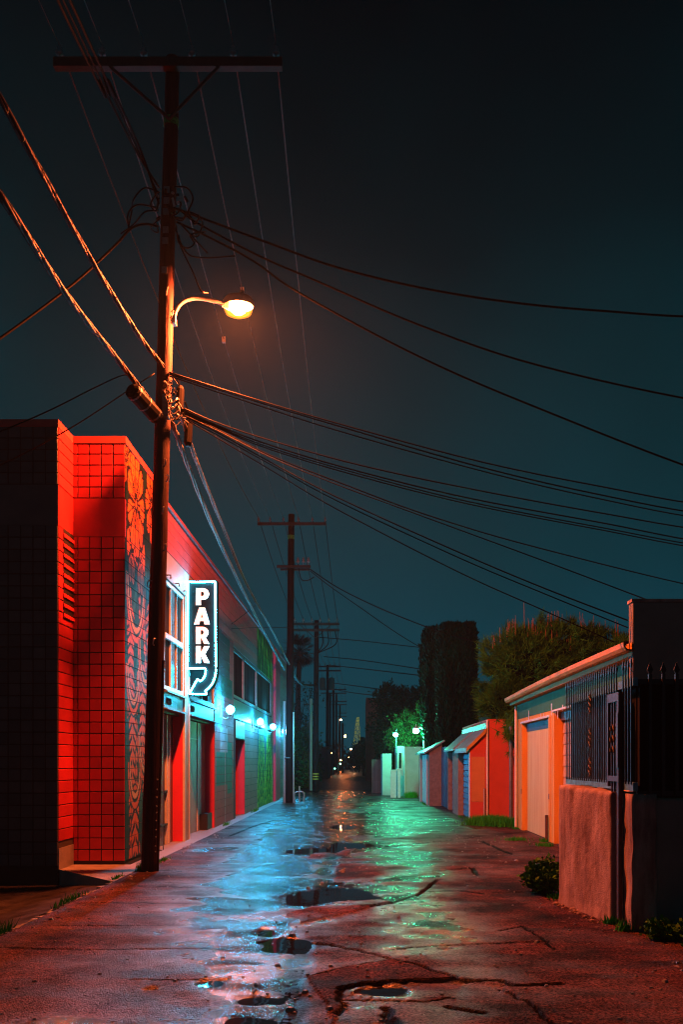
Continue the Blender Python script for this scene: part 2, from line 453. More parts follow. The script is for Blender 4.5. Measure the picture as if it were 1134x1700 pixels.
# wet cracked pavement
def pavement_material(name='wet_pavement'):
    m = bpy.data.materials.new(name); m.use_nodes = True
    t = m.node_tree; b = t.nodes['Principled BSDF']; N = t.nodes.new; L = t.links.new
    tcn = N('ShaderNodeTexCoord'); vec = tcn.outputs['Object']
    big = N('ShaderNodeTexNoise'); big.inputs['Scale'].default_value = 0.9; big.inputs['Detail'].default_value = 6; big.inputs['Roughness'].default_value = 0.6
    mpb = N('ShaderNodeMapping'); mpb.inputs['Scale'].default_value = (1.0, 0.8, 1.0); L(vec, mpb.inputs[0]); L(mpb.outputs[0], big.inputs['Vector'])
    agg = N('ShaderNodeTexVoronoi'); agg.inputs['Scale'].default_value = 85; L(vec, agg.inputs['Vector'])
    fine = N('ShaderNodeTexNoise'); fine.inputs['Scale'].default_value = 55; fine.inputs['Detail'].default_value = 5; fine.inputs['Roughness'].default_value = 0.7; L(vec, fine.inputs['Vector'])
    mid = N('ShaderNodeTexNoise'); mid.inputs['Scale'].default_value = 7; mid.inputs['Detail'].default_value = 5; L(vec, mid.inputs['Vector'])
    r1 = N('ShaderNodeValToRGB'); e = r1.color_ramp.elements
    e[0].position = 0.33; e[0].color = (0.05, 0.026, 0.022, 1); e[1].position = 0.66; e[1].color = (0.46, 0.150, 0.125, 1); L(big.outputs['Fac'], r1.inputs[0])
    r2 = N('ShaderNodeValToRGB'); e = r2.color_ramp.elements
    e[0].position = 0.0; e[0].color = (1.0, 1.0, 1.0, 1); e[1].position = 0.55; e[1].color = (0.35, 0.35, 0.35, 1); L(agg.outputs['Distance'], r2.inputs[0])
    mx = N('ShaderNodeMix'); mx.data_type = 'RGBA'; mx.blend_type = 'MULTIPLY'; mx.inputs['Factor'].default_value = 0.92
    L(r1.outputs[0], mx.inputs['A']); L(r2.outputs[0], mx.inputs['B'])
    r3 = N('ShaderNodeValToRGB'); e = r3.color_ramp.elements
    e[0].position = 0.38; e[0].color = (0.4, 0.4, 0.4, 1); e[1].position = 0.58; e[1].color = (1, 1, 1, 1); L(mid.outputs['Fac'], r3.inputs[0])
    mx2 = N('ShaderNodeMix'); mx2.data_type = 'RGBA'; mx2.blend_type = 'MULTIPLY'; mx2.inputs['Factor'].default_value = 0.7
    L(mx.outputs['Result'], mx2.inputs['A']); L(r3.outputs[0], mx2.inputs['B'])
    spk = N('ShaderNodeTexNoise'); spk.inputs['Scale'].default_value = 44; spk.inputs['Detail'].default_value = 3; spk.inputs['Roughness'].default_value = 0.8; L(vec, spk.inputs['Vector'])
    blo = N('ShaderNodeTexNoise'); blo.inputs['Scale'].default_value = 2.2; blo.inputs['Detail'].default_value = 5; blo.inputs['Roughness'].default_value = 0.65
    mpl = N('ShaderNodeMapping'); mpl.inputs['Scale'].default_value = (0.55, 1.5, 1.0); L(vec, mpl.inputs[0]); L(mpl.outputs[0], blo.inputs['Vector'])
    r4 = N('ShaderNodeValToRGB'); e = r4.color_ramp.elements
    e[0].position = 0.40; e[0].color = (0.06, 0.06, 0.06, 1); e[1].position = 0.60; e[1].color = (1.8, 1.8, 1.8, 1); L(spk.outputs['Fac'], r4.inputs[0])
    r5 = N('ShaderNodeValToRGB'); e = r5.color_ramp.elements
    e[0].position = 0.36; e[0].color = (0.10, 0.10, 0.10, 1); e[1].position = 0.55; e[1].color = (1.15, 1.15, 1.15, 1); L(blo.outputs['Fac'], r5.inputs[0])
    mx4 = N('ShaderNodeMix'); mx4.data_type = 'RGBA'; mx4.blend_type = 'MULTIPLY'; mx4.inputs['Factor'].default_value = 0.9
    L(mx2.outputs['Result'], mx4.inputs['A']); L(r4.outputs[0], mx4.inputs['B'])
    mx5 = N('ShaderNodeMix'); mx5.data_type = 'RGBA'; mx5.blend_type = 'MULTIPLY'; mx5.inputs['Factor'].default_value = 0.9
    L(mx4.outputs['Result'], mx5.inputs['A']); L(r5.outputs[0], mx5.inputs['B'])
    ck = N('ShaderNodeAttribute'); ck.attribute_name = 'crack'
    mx3 = N('ShaderNodeMix'); mx3.data_type = 'RGBA'; mx3.inputs['B'].default_value = (0.012, 0.011, 0.010, 1)
    L(ck.outputs['Fac'], mx3.inputs['Factor']); L(mx5.outputs['Result'], mx3.inputs['A'])
    L(mx3.outputs['Result'], b.inputs['Base Color'])
    # wetness: attribute written on the mesh by the drainage of the alley
    at_ = N('ShaderNodeAttribute'); at_.attribute_name = 'wet'
    add = N('ShaderNodeMath'); add.operation = 'MULTIPLY_ADD'; add.inputs[1].default_value = 0.9
    L(big.outputs['Fac'], add.inputs[0]); L(at_.outputs['Fac'], add.inputs[2])
    mr = N('ShaderNodeMapRange'); mr.inputs[1].default_value = 0.42; mr.inputs[2].default_value = 1.0; mr.inputs[3].default_value = 0.75; mr.inputs[4].default_value = 0.16
    L(add.outputs[0], mr.inputs[0])
    mf = N('ShaderNodeMath'); mf.operation = 'MULTIPLY_ADD'; mf.inputs[1].default_value = 0.9; mf.inputs[2].default_value = -0.45
    L(blo.outputs['Fac'], mf.inputs[0])
    ad2 = N('ShaderNodeMath'); ad2.operation = 'ADD'; ad2.use_clamp = True
    L(mr.outputs[0], ad2.inputs[0]); L(mf.outputs[0], ad2.inputs[1]); L(ad2.outputs[0], b.inputs['Roughness'])
    sp_ = N('ShaderNodeMapRange'); sp_.inputs[1].default_value = 0.40; sp_.inputs[2].default_value = 0.60; sp_.inputs[3].default_value = 0.25; sp_.inputs[4].default_value = 1.0
    L(spk.outputs['Fac'], sp_.inputs[0])
    wd = N('ShaderNodeMapRange'); wd.inputs[1].default_value = 0.45; wd.inputs[2].default_value = 0.95; wd.inputs[3].default_value = 1.0; wd.inputs[4].default_value = 0.16
    L(add.outputs[0], wd.inputs[0])
    hw = N('ShaderNodeHueSaturation'); L(mx3.outputs['Result'], hw.inputs['Color']); L(wd.outputs[0], hw.inputs['Value']); L(hw.outputs[0], b.inputs['Base Color'])
    sw = N('ShaderNodeMapRange'); sw.inputs[1].default_value = 0.40; sw.inputs[2].default_value = 1.0; sw.inputs[3].default_value = 0.14; sw.inputs[4].default_value = 1.35
    L(add.outputs[0], sw.inputs[0]); sm = N('ShaderNodeMath'); sm.operation = 'MULTIPLY'; L(sp_.outputs[0], sm.inputs[0]); L(sw.outputs[0], sm.inputs[1]); ci = N('ShaderNodeMath'); ci.operation = 'MULTIPLY_ADD'; ci.inputs[1].default_value = -0.95; ci.inputs[2].default_value = 1.0; ci.use_clamp = True
    L(ck.outputs['Fac'], ci.inputs[0]); sc_m = N('ShaderNodeMath'); sc_m.operation = 'MULTIPLY'; L(sm.outputs[0], sc_m.inputs[0]); L(ci.outputs[0], sc_m.inputs[1]); L(sc_m.outputs[0], b.inputs['Specular IOR Level'])
    h1 = N('ShaderNodeMath'); h1.operation = 'MULTIPLY_ADD'; h1.inputs[1].default_value = -0.9
    L(agg.outputs['Distance'], h1.inputs[0]); L(spk.outputs['Fac'], h1.inputs[2])
    bp = N('ShaderNodeBump'); bp.inputs['Strength'].default_value = 0.65; bp.inputs['Distance'].default_value = 0.024
    L(h1.outputs[0], bp.inputs['Height'])
    bs = N('ShaderNodeMapRange'); bs.inputs[1].default_value = 0.5; bs.inputs[2].default_value = 1.0; bs.inputs[3].default_value = 1.0; bs.inputs[4].default_value = 0.30
    L(add.outputs[0], bs.inputs[0]); L(bs.outputs[0], bp.inputs['Strength'])
    bp2 = N('ShaderNodeBump'); bp2.inputs['Strength'].default_value = 0.18; bp2.inputs['Distance'].default_value = 0.03
    L(mid.outputs['Fac'], bp2.inputs['Height']); L(bp.outputs[0], bp2.inputs['Normal']); L(bp2.outputs[0], b.inputs['Normal'])
    return m
M['pavement'] = pavement_material()

wm = bpy.data.materials.new('puddle'); wm.use_nodes = True
b = wm.node_tree.nodes['Principled BSDF']
b.inputs['Base Color'].default_value = (0.008, 0.008, 0.008, 1); b.inputs['Roughness'].default_value = 0.03
b.inputs['Specular IOR Level'].default_value = 0.5
_n = wm.node_tree.nodes.new('ShaderNodeTexNoise'); _n.inputs['Scale'].default_value = 5
_t = wm.node_tree.nodes.new('ShaderNodeTexCoord'); wm.node_tree.links.new(_t.outputs['Object'], _n.inputs['Vector'])
_b = wm.node_tree.nodes.new('ShaderNodeBump'); _b.inputs['Strength'].default_value = 0.06; _b.inputs['Distance'].default_value = 0.02
wm.node_tree.links.new(_n.outputs['Fac'], _b.inputs['Height']); wm.node_tree.links.new(_b.outputs[0], b.inputs['Normal'])
M['puddle'] = wm

# ------------------------------------------------------------------ ground
def vnoise(x, y, seed=0):
    xi = np.floor(x).astype(np.int64); yi = np.floor(y).astype(np.int64)
    fx = x - xi; fy = y - yi
    fx = fx * fx * (3 - 2 * fx); fy = fy * fy * (3 - 2 * fy)
    def h(a, b):
        n = (a * 374761393 + b * 668265263 + seed * 1442695041) & 0xffffffff
        n = ((n ^ (n >> 13)) * 1274126177) & 0xffffffff
        return ((n ^ (n >> 16)) & 0xffff) / 65535.0
    return (h(xi, yi) * (1 - fx) + h(xi + 1, yi) * fx) * (1 - fy) + (h(xi, yi + 1) * (1 - fx) + h(xi + 1, yi + 1) * fx) * fy

def fbm(x, y, o=4, seed=0):
    s = 0; a = 0.5
    for i in range(o):
        s = s + a * vnoise(x * 2 ** i, y * 2 ** i, seed + i * 17); a *= 0.5
    return s

def seg_dist(X, Y, P):
    D = np.full(X.shape, 1e9)
    for (ax, ay), (bx, by) in zip(P[:-1], P[1:]):
        dx, dy = bx - ax, by - ay
        t = np.clip(((X - ax) * dx + (Y - ay) * dy) / (dx * dx + dy * dy + 1e-9), 0, 1)
        D = np.minimum(D, np.hypot(X - ax - t * dx, Y - ay - t * dy))
    return D

def jag(P, n=7, amp=0.05, seed=0):
    r = random.Random(seed); out = [P[0]]
    for a, b in zip(P[:-1], P[1:]):
        for k in range(1, n):
            t = k / n
            out.append((a[0] + (b[0] - a[0]) * t + r.uniform(-amp, amp), a[1] + (b[1] - a[1]) * t + r.uniform(-amp, amp)))
        out.append(b)
    return out

ZW = -0.0255                 # water level
xs = np.linspace(-3.1, 3.62, 440)
ys = [3.6]
while ys[-1] < 46: ys.append(ys[-1] + max(0.012, 0.00052 * ys[-1] ** 2))
ys = np.array(ys)
GX, GY = np.meshgrid(xs, ys)
XW = GX + 0.12 * (fbm(GX * 3, GY * 3, 3, 5) - 0.5); YW = GY + 0.2 * (fbm(GX * 3 + 9, GY * 3, 3, 8) - 0.5)
H = 0.0018 * (fbm(GX * 22, GY * 22, 2, 4) - 0.5) + 0.016 * (fbm(GX * 0.9, GY * 0.9, 3, 1) - 0.5) + 0.006 * (fbm(GX * 6, GY * 6, 3, 2) - 0.5) + 0.004 * (vnoise(GX * 45, GY * 45, 3) - 0.5)
swale = np.exp(-((GX + 0.42 + 0.1 * np.sin(GY * 0.35)) / 0.55) ** 2)
H -= 0.012 * swale
WET = 0.55 * np.exp(-((GX + 1.15) / 1.10) ** 2) + 0.24 * np.exp(-((GX - 0.70) / 0.48) ** 2) + 0.22 * np.clip((GY - 12) / 10, 0, 1)
def pl(*pts): return [gp(*p) for p in pts]
puddles = [((515, 1411), (72, 6)), ((590, 1402), (45, 5)), ((560, 1484), (88, 15)), ((500, 1492), (40, 10)), ((440, 1545), (22, 7)), ((468, 1567), (42, 13)),
           ((425, 1655), (34, 7)), ((408, 1692), (36, 11)), ((345, 1630), (24, 7)), ((632, 1643), (34, 9)), ((350, 1410), (28, 3)), ((570, 1372), (26, 4)), ((250, 1640), (18, 4))]
for (cx, cy), (rx, ry) in puddles:
    x0, y0 = gp(cx - rx, cy); x1, _ = gp(cx + rx, cy); _, ya = gp(cx, cy - ry); _, yb = gp(cx, cy + ry)
    xc, yc = (x0 + x1) / 2, (ya + yb) / 2
    q = np.hypot((XW - xc) / ((x1 - x0) / 2), (YW - yc) / ((ya - yb) / 2)) + 0.7 * (fbm(GX * 5, GY * 5, 3, 11) - 0.5)
    H -= 0.034 * np.clip(1.35 - q, 0, 1.0) ** 1.3
    WET += 0.5 * np.clip(1.6 - q, 0, 1)
TR = np.zeros(GX.shape)
for P, w in ((pl((576, 1345), (566, 1385), (552, 1415), (541, 1445), (543, 1475)), 0.10), (pl((505, 1560), (492, 1600), (482, 1640), (470, 1695)), 0.10)):
    q = seg_dist(XW, YW, P) / w + 0.8 * (fbm(GX * 6, GY * 6, 3, 21) - 0.5)
    H -= 0.010 * np.clip(1.2 - q, 0, 0.7) / 0.7
    TR = np.maximum(TR, 0.85 * np.clip((1.25 - q) * 1.5, 0, 1)); WET += 0.2 * np.clip(1.5 - q, 0, 1)
for (cx, cy), (rx, ry), am in (((688, 1520), (56, 30), 0.24), ((640, 1560), (45, 20), 0.2), ((670, 1425), (60, 22), 0.25), ((690, 1370), (90, 14), 0.3), ((640, 1645), (50, 14), 0.4), ((430, 1480), (70, 40), 0.25), ((415, 1590), (48, 45), 0.42), ((418, 1665), (44, 40), 0.5)):
    x0, y0 = gp(cx - rx, cy); x1, _ = gp(cx + rx, cy); _, ya = gp(cx, cy - ry); _, yb = gp(cx, cy + ry)
    q = np.hypot((XW - (x0 + x1) / 2) / ((x1 - x0) / 2), (YW - (ya + yb) / 2) / ((ya - yb) / 2)) + 1.1 * (fbm(GX * 4, GY * 4, 4, 90) - 0.5)
    WET += am * np.clip(1.5 - q, 0, 1)
WET += 1.25 * (fbm(GX * 2.2, GY * 2.6, 4, 93) - 0.47) * np.exp(-((GX + 0.2) / 2.0) ** 2)
WET = np.where(WET > 0, WET * (0.62 + 0.38 * np.clip((GY - 5.3) / 3.0, 0, 1)), WET)
cracks = [
    (pl((430, 1562), (470, 1553), (505, 1560), (555, 1568), (600, 1577), (655, 1592), (690, 1600), (720, 1611), (745, 1618), (775, 1627)), 0.018, 0.05, 0.03),
    (pl((565, 1640), (600, 1632), (680, 1627), (760, 1625), (830, 1626), (850, 1635), (880, 1634), (930, 1632)), 0.022, 0.06, 0.02),
    (pl((565, 1640), (560, 1660), (575, 1668), (560, 1682)), 0.015, 0.05, 0.02),
    (pl((570, 1658), (640, 1660), (700, 1662), (745, 1655)), 0.012, 0.04, 0.02),
    (pl((510, 1618), (560, 1605), (600, 1600), (650, 1592)), 0.012, 0.04, 0.02),
    (pl((830, 1640), (880, 1665), (920, 1700)), 0.012, 0.04, 0.03),
    (pl((640, 1672), (655, 1700)), 0.04, 0.05, 0.03),
    (pl((745, 1670), (800, 1680)), 0.03, 0.04, 0.02),
    (pl((262, 1444), (350, 1447), (450, 1446), (545, 1442)), 0.012, 0.03, 0.015),
    (pl((230, 1470), (330, 1473), (440, 1472), (535, 1470)), 0.012, 0.03, 0.015),
    (pl((127, 1498), (220, 1499), (330, 1499), (420, 1497)), 0.010, 0.03, 0.015),
    (pl((70, 1536), (200, 1537), (330, 1535)), 0.008, 0.025, 0.015),
    (pl((0, 1573), (150, 1576), (300, 1575), (400, 1574)), 0.009, 0.03, 0.015),
    (pl((215, 1625), (300, 1625), (380, 1622)), 0.009, 0.03, 0.015),
    (pl((582, 1410), (690, 1401), (787, 1390)), 0.018, 0.04, 0.02),
    (pl((545, 1466), (640, 1463), (732, 1455)), 0.016, 0.04, 0.02),
    (pl((717, 1446), (752, 1443), (784, 1440), (792, 1452)), 0.022, 0.04, 0.015),
    (pl((600, 1505), (642, 1500), (690, 1487), (727, 1460)), 0.018, 0.05, 0.03),
    (pl((817, 1482), (870, 1480), (930, 1477)), 0.010, 0.03, 0.015),
    (pl((650, 1575), (720, 1570), (787, 1567), (912, 1562)), 0.011, 0.03, 0.015),
    (pl((830, 1545), (867, 1538), (900, 1558), (922, 1575)), 0.010, 0.03, 0.02),
    (pl((800, 1396), (830, 1410), (850, 1418)), 0.02, 0.04, 0.02),
    (pl((700, 1480), (760, 1478), (800, 1483)), 0.02, 0.02, 0.02),
    (pl((380, 1388), (420, 1372), (460, 1360)), 0.02, 0.03, 0.02),
    (pl((330, 1400), (450, 1398), (560, 1396)), 0.014, 0.03, 0.015),
    (pl((360, 1375), (470, 1373), (570, 1371)), 0.014, 0.03, 0.015),
    (pl((600, 1362), (700, 1358), (780, 1355)), 0.016, 0.03, 0.015),
    (pl((400, 1356), (560, 1352), (720, 1350)), 0.016, 0.03, 0.015),
]
CR = TR.copy()
for i, (P, w, dep, am) in enumerate(cracks):
    J = jag(P, 6, am * 0.7, i)
    wloc = 0.9 * w * (0.45 + 1.1 * fbm(GX * 4, GY * 4, 2, 40 + i)) + 0.0006 * GY
    q = seg_dist(GX, GY, J) / wloc
    k_ = np.clip(1.3 - q, 0, 1) * np.clip(0.35 + 1.6 * (fbm(GX * 2.3, GY * 2.3, 2, 60 + i)), 0, 1)
    H -= 0.6 * dep * k_; CR = np.maximum(CR, np.clip(np.clip(2.0 - q, 0, 1) * np.clip(0.55 + 1.6 * (fbm(GX * 2.3, GY * 2.3, 2, 60 + i)), 0, 1) * 1.6, 0, 1))
def inpoly(X, Y, P):
    c = np.zeros(X.shape, bool); n = len(P)
    for i in range(n):
        (x0, y0), (x1, y1) = P[i], P[(i + 1) % n]
        cnd = ((y0 > Y) != (y1 > Y))
        with np.errstate(divide='ignore', invalid='ignore'):
            xi = (x1 - x0) * (Y - y0) / (y1 - y0 + 1e-12) + x0
        c ^= cnd & (X < xi)
    return c
for P, up, wet in ((pl((472, 1518), (500, 1531), (560, 1519), (648, 1497), (610, 1490), (545, 1493)), 0.016, -0.4),
                   (pl((572, 1655), (600, 1634), (760, 1628), (845, 1634), (830, 1650), (745, 1652), (690, 1659)), -0.012, 0.1),
                   (pl((550, 1700), (515, 1620), (560, 1607), (650, 1594), (770, 1628), (600, 1631), (565, 1642)), 0.012, -0.25),
                   (pl((600, 1425), (730, 1450), (640, 1460), (555, 1465), (560, 1430)), 0.010, -0.2),
                   (pl((510, 1425), (575, 1420), (590, 1408), (520, 1415)), 0.02, -0.5)):
    e = inpoly(XW, YW, P)
    H = H + np.where(e, up, 0); WET = WET + np.where(e, wet, 0)
# pavement falls a little towards the right-hand walls and tilts up to the garage apron
V = np.stack([GX, GY, H], -1).reshape(-1, 3)
ny, nx = GX.shape
idx = np.arange(ny * nx).reshape(ny, nx)
FQ = np.stack([idx[:-1, :-1], idx[:-1, 1:], idx[1:, 1:], idx[1:, :-1]], -1).reshape(-1, 4)
alley = raw_mesh('alley_pavement', V, FQ, M['pavement'], kind='structure', smooth=True)
wa = alley.data.attributes.new('wet', 'FLOAT', 'POINT')
wa.data.foreach_set('value', np.clip(WET, -0.3, 1).astype(np.float32).ravel())
ca_ = alley.data.attributes.new('crack', 'FLOAT', 'POINT'); ca_.data.foreach_set('value', CR.astype(np.float32).ravel())
w = MB(); w.quad((-2.4, 3.6, ZW), (1.9, 3.6, ZW), (1.9, 27, ZW), (-2.4, 27, ZW))
w.build('puddle_water', M['puddle'], kind='structure')

gr = MB(); r = random.Random(77)
for k in range(900):
    x = r.uniform(-3.0, 3.4) if k % 3 else r.choice((r.gauss(-2.95, 0.08), r.gauss(2.2, 0.35), r.gauss(-0.3, 0.3))); y = 4.0 + 14 * r.random() ** 1.6
    i_ = int(np.searchsorted(xs, x)); j_ = int(np.searchsorted(ys, y)); i_ = min(max(i_, 0), nx - 1); j_ = min(j_, ny - 1)
    z = float(H[j_, i_]); s_ = r.uniform(0.004, 0.013) * (1.0 if k % 12 else 1.9)
    a = r.uniform(0, 3); c_, q_ = math.cos(a), math.sin(a)
    gr.hexa([(x + s_ * (c_ * u - q_ * v) * 1.2, y + s_ * (q_ * u + c_ * v), z - 0.004) for u, v in ((-1, -1), (1, -1), (1, 1), (-1, 1))], [(x + s_ * 0.6 * (c_ * u - q_ * v), y + s_ * 0.6 * (q_ * u + c_ * v), z + s_ * 0.9) for u, v in ((-1, -1), (1, -1), (1, 1), (-1, 1))])
gr.build('loose_grit', M['concrete'], kind='stuff')
lf = MB()
for k in range(150):
    x = r.choice((r.uniform(-3.0, 3.3), r.gauss(2.1, 0.4), r.gauss(3.2, 0.15))); y = 4.2 + 15 * r.random() ** 1.5
    if x > 3.4: x = 3.3
    i_ = min(max(int(np.searchsorted(xs, x)), 0), nx - 1); j_ = min(int(np.searchsorted(ys, y)), ny - 1); z = float(H[j_, i_]) + 0.006
    a = r.uniform(0, 6.28); l = r.uniform(0.02, 0.045); c_, q_ = math.cos(a), math.sin(a)
    lf.poly([(x, y, z), (x + l * c_ - 0.4 * l * q_, y + l * q_ + 0.4 * l * c_, z + r.uniform(0.003, 0.015)), (x + 2 * l * c_, y + 2 * l * q_, z + r.uniform(0, 0.012)), (x + l * c_ + 0.4 * l * q_, y + l * q_ - 0.4 * l * c_, z + r.uniform(0.0, 0.006))])
lf.build('fallen_leaves', M['brown_wood'], kind='stuff')
g = MB(); g.quad((-44, -11, -0.5), (44, -11, -0.5), (44, 198, -0.5), (-44, 198, -0.5)); g.build('ground', M['soil'], kind='structure')
g = MB(); g.box(-3.1, 3.62, -11, 3.6, -0.3, -0.01); g.build('near_road', M['driveway'], kind='structure')
g = MB(); g.box(-3.3, 1.5, 46.0, 197, -0.4, -0.006); g.build('far_road', M['driveway'], kind='structure')
g = MB(); g.box(1.5, 12, 40, 196, -0.4, -0.02); g.box(-20, -3.3, 41.2, 196, -0.4, -0.02); g.build('far_yard', M['soil'], kind='structure')
g = MB(); g.box(3.62, 14, -11, 40, -0.4, 0.0); g.build('side_yard', M['soil'], kind='structure')
# sunken driveway on the left, its lip with a rough gravel seam
g = MB(); n = 24
for i in range(n):
    y0 = -8 + (12.1 + 8) * i / n; y1 = -8 + (12.1 + 8) * (i + 1) / n
    g.quad((-9, y0, -0.21), (-4.2, y0, -0.21), (-4.2, y1, -0.21), (-9, y1, -0.21))
    g.quad((-4.2, y0, -0.21), (-3.18, y0, -0.055), (-3.18, y1, -0.055), (-4.2, y1, -0.21))
g.build('driveway', M['driveway'], kind='structure')
seam = MB(); r = random.Random(3); y = 2.0
while y < 16.0:
    l = r.uniform(0.04, 0.16)
    a = r.uniform(-0.015, 0.015)
    seam.hexa([(-3.19 + a, y, -0.2), (-3.095 + a, y, -0.2), (-3.095 + a, y + l, -0.2), (-3.19 + a, y + l, -0.2)],
              [(-3.18 + a, y, r.uniform(-0.03, -0.005)), (-3.11 + a, y + 0.01, r.uniform(-0.015, 0.012)), (-3.11 + a, y + l - 0.01, r.uniform(-0.015, 0.012)), (-3.175 + a, y + l, r.uniform(-0.03, -0.005))])
    y += l + r.uniform(0.005, 0.05)
seam.build('gravel_seam', M['concrete'], kind='stuff')
# raised concrete apron between the dark wall and the alley
ap = MB()
ap.prism([(-4.19, 12.12), (-3.10, 10.92), (-3.10, 14.9), (-3.36, 14.9), (-3.36, 12.72), (-4.19, 12.72)], 'z', -0.35, 0.006)
ap.build('concrete_apron', M['concrete'], kind='structure')
ap = MB(); ap.box(-4.3, -3.10, 14.9, 42, -0.35, -0.004); ap.build('wall_footing', M['concrete'], kind='structure')

# ------------------------------------------------------------------ tiled buildings on the left
TW, TH = 0.1725, 0.1688
ROWS = [0.055 + TH * i for i in range(28)] + [5.345 + 0.160 * i for i in range(5)]
tile = MB()
def make_tile(w, h, d, mat_, name='wall_tile'):
    b = MB(); j = 0.0065; c = 0.004
    b.v = [(j, 0, j), (w - j, 0, j), (w - j, 0, h - j), (j, 0, h - j), (j + c, -d, j + c), (w - j - c, -d, j + c), (w - j - c, -d, h - j - c), (j + c, -d, h - j - c)]
    b.f = [(4, 5, 6, 7), (0, 1, 5, 4), (1, 2, 6, 5), (2, 3, 7, 6), (3, 0, 4, 7)]
    return mesh_only(b, name, mat_)
YD, YR = 12.10, 12.73      # dark front, red recessed face
XD, XM = -4.2, -3.44       # return face, mural face
HT = 6.245
cb = thing('corner_building', 'dark tiled corner building at the far left with a louvred vent in its red-lit side', 'building', (-6.5, YD, 0))
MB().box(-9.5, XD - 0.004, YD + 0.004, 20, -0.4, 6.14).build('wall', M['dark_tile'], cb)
MB().box(-9.5, XD + 0.006, YD - 0.012, 20, 6.143, HT).build('parapet_cap', M['cap'], cb)
lo = make_tile(TW, TH, 0.008, M['dark_tile']); up = make_tile(TW, 0.160, 0.008, M['dark_tile'])
gb = MB(); gb.box(-5.2, XD - 0.003, YD + 0.0015, YD + 0.05, -0.22, 4.775); gb.box(-5.2, XD - 0.003, YD + 0.0015, YD + 0.05, 5.345, 6.142); gb.build('grout_bed', M['grout'], cb)
MB().box(-9.5, -5.203, YD - 0.004, YD + 0.05, -0.22, 6.142).build('blank_panel', M['dark_tile'], cb)
MB().box(-5.2, XD, YD - 0.006, YD + 0.05, 4.785, 5.338).build('smooth_band', M['dark_tile'], cb)
for i, z in enumerate(ROWS):
    for k in range(5):
        inst(lo if i < 28 else up, 'wall_tile', (XD - TW * (k + 1), YD, z), cb)
# return face towards the alley: one long red tile per row
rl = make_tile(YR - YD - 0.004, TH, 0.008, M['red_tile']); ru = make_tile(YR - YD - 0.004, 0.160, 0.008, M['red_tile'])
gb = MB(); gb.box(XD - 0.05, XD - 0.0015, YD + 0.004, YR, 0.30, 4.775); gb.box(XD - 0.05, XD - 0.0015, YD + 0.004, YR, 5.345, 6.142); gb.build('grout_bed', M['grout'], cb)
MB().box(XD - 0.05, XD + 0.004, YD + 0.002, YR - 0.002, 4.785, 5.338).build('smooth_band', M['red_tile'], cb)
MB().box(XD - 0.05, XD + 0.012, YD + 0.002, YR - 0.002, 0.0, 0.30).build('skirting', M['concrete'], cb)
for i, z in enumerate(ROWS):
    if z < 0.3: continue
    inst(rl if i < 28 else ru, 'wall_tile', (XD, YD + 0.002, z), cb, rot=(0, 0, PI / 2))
vt = MB().box(XD + 0.007, XD + 0.012, YD + 0.19, YR - 0.01, 3.52, 4.79).build('vent', M['black'], cb)
for k in range(9):
    z = 3.54 + k * 0.141
    MB().prism([(XD + 0.012, z), (XD + 0.028, z), (XD + 0.020, z + 0.055), (XD + 0.012, z + 0.055)], 'y', YD + 0.18, YR - 0.008).build('louvre_slat', M['red_tile'], vt)

mb_ = thing('mural_building', 'red tiled building end with an orange flower mural on its alley side', 'building', (-4.2, YR, 0))
MB().box(-9.5, XM - 0.01, YR + 0.004, 14.8, -0.3, 6.14).build('wall', M['grout'], mb_)
MB().box(-9.5, XM + 0.012, YR - 0.014, 14.8, 6.143, HT).build('parapet_cap', M['cap'], mb_)
MB().box(XD + 0.002, XM, YR - 0.006, YR + 0.05, 4.785, 5.338).build('smooth_band', M['red_tile'], mb_)
lo = make_tile(TW, TH, 0.008, M['red_tile']); up = make_tile(TW, 0.160, 0.008, M['red_tile'])
nl = make_tile(XM - XD - 4 * TW, TH, 0.008, M['red_tile']); nu_ = make_tile(XM - XD - 4 * TW, 0.160, 0.008, M['red_tile'])
for i, z in enumerate(ROWS):
    for k in range(4):
        inst(lo if i < 28 else up, 'wall_tile', (XM - TW * (k + 1), YR, z), mb_)
    inst(nl if i < 28 else nu_, 'wall_tile', (XD + 0.001, YR, z), mb_)

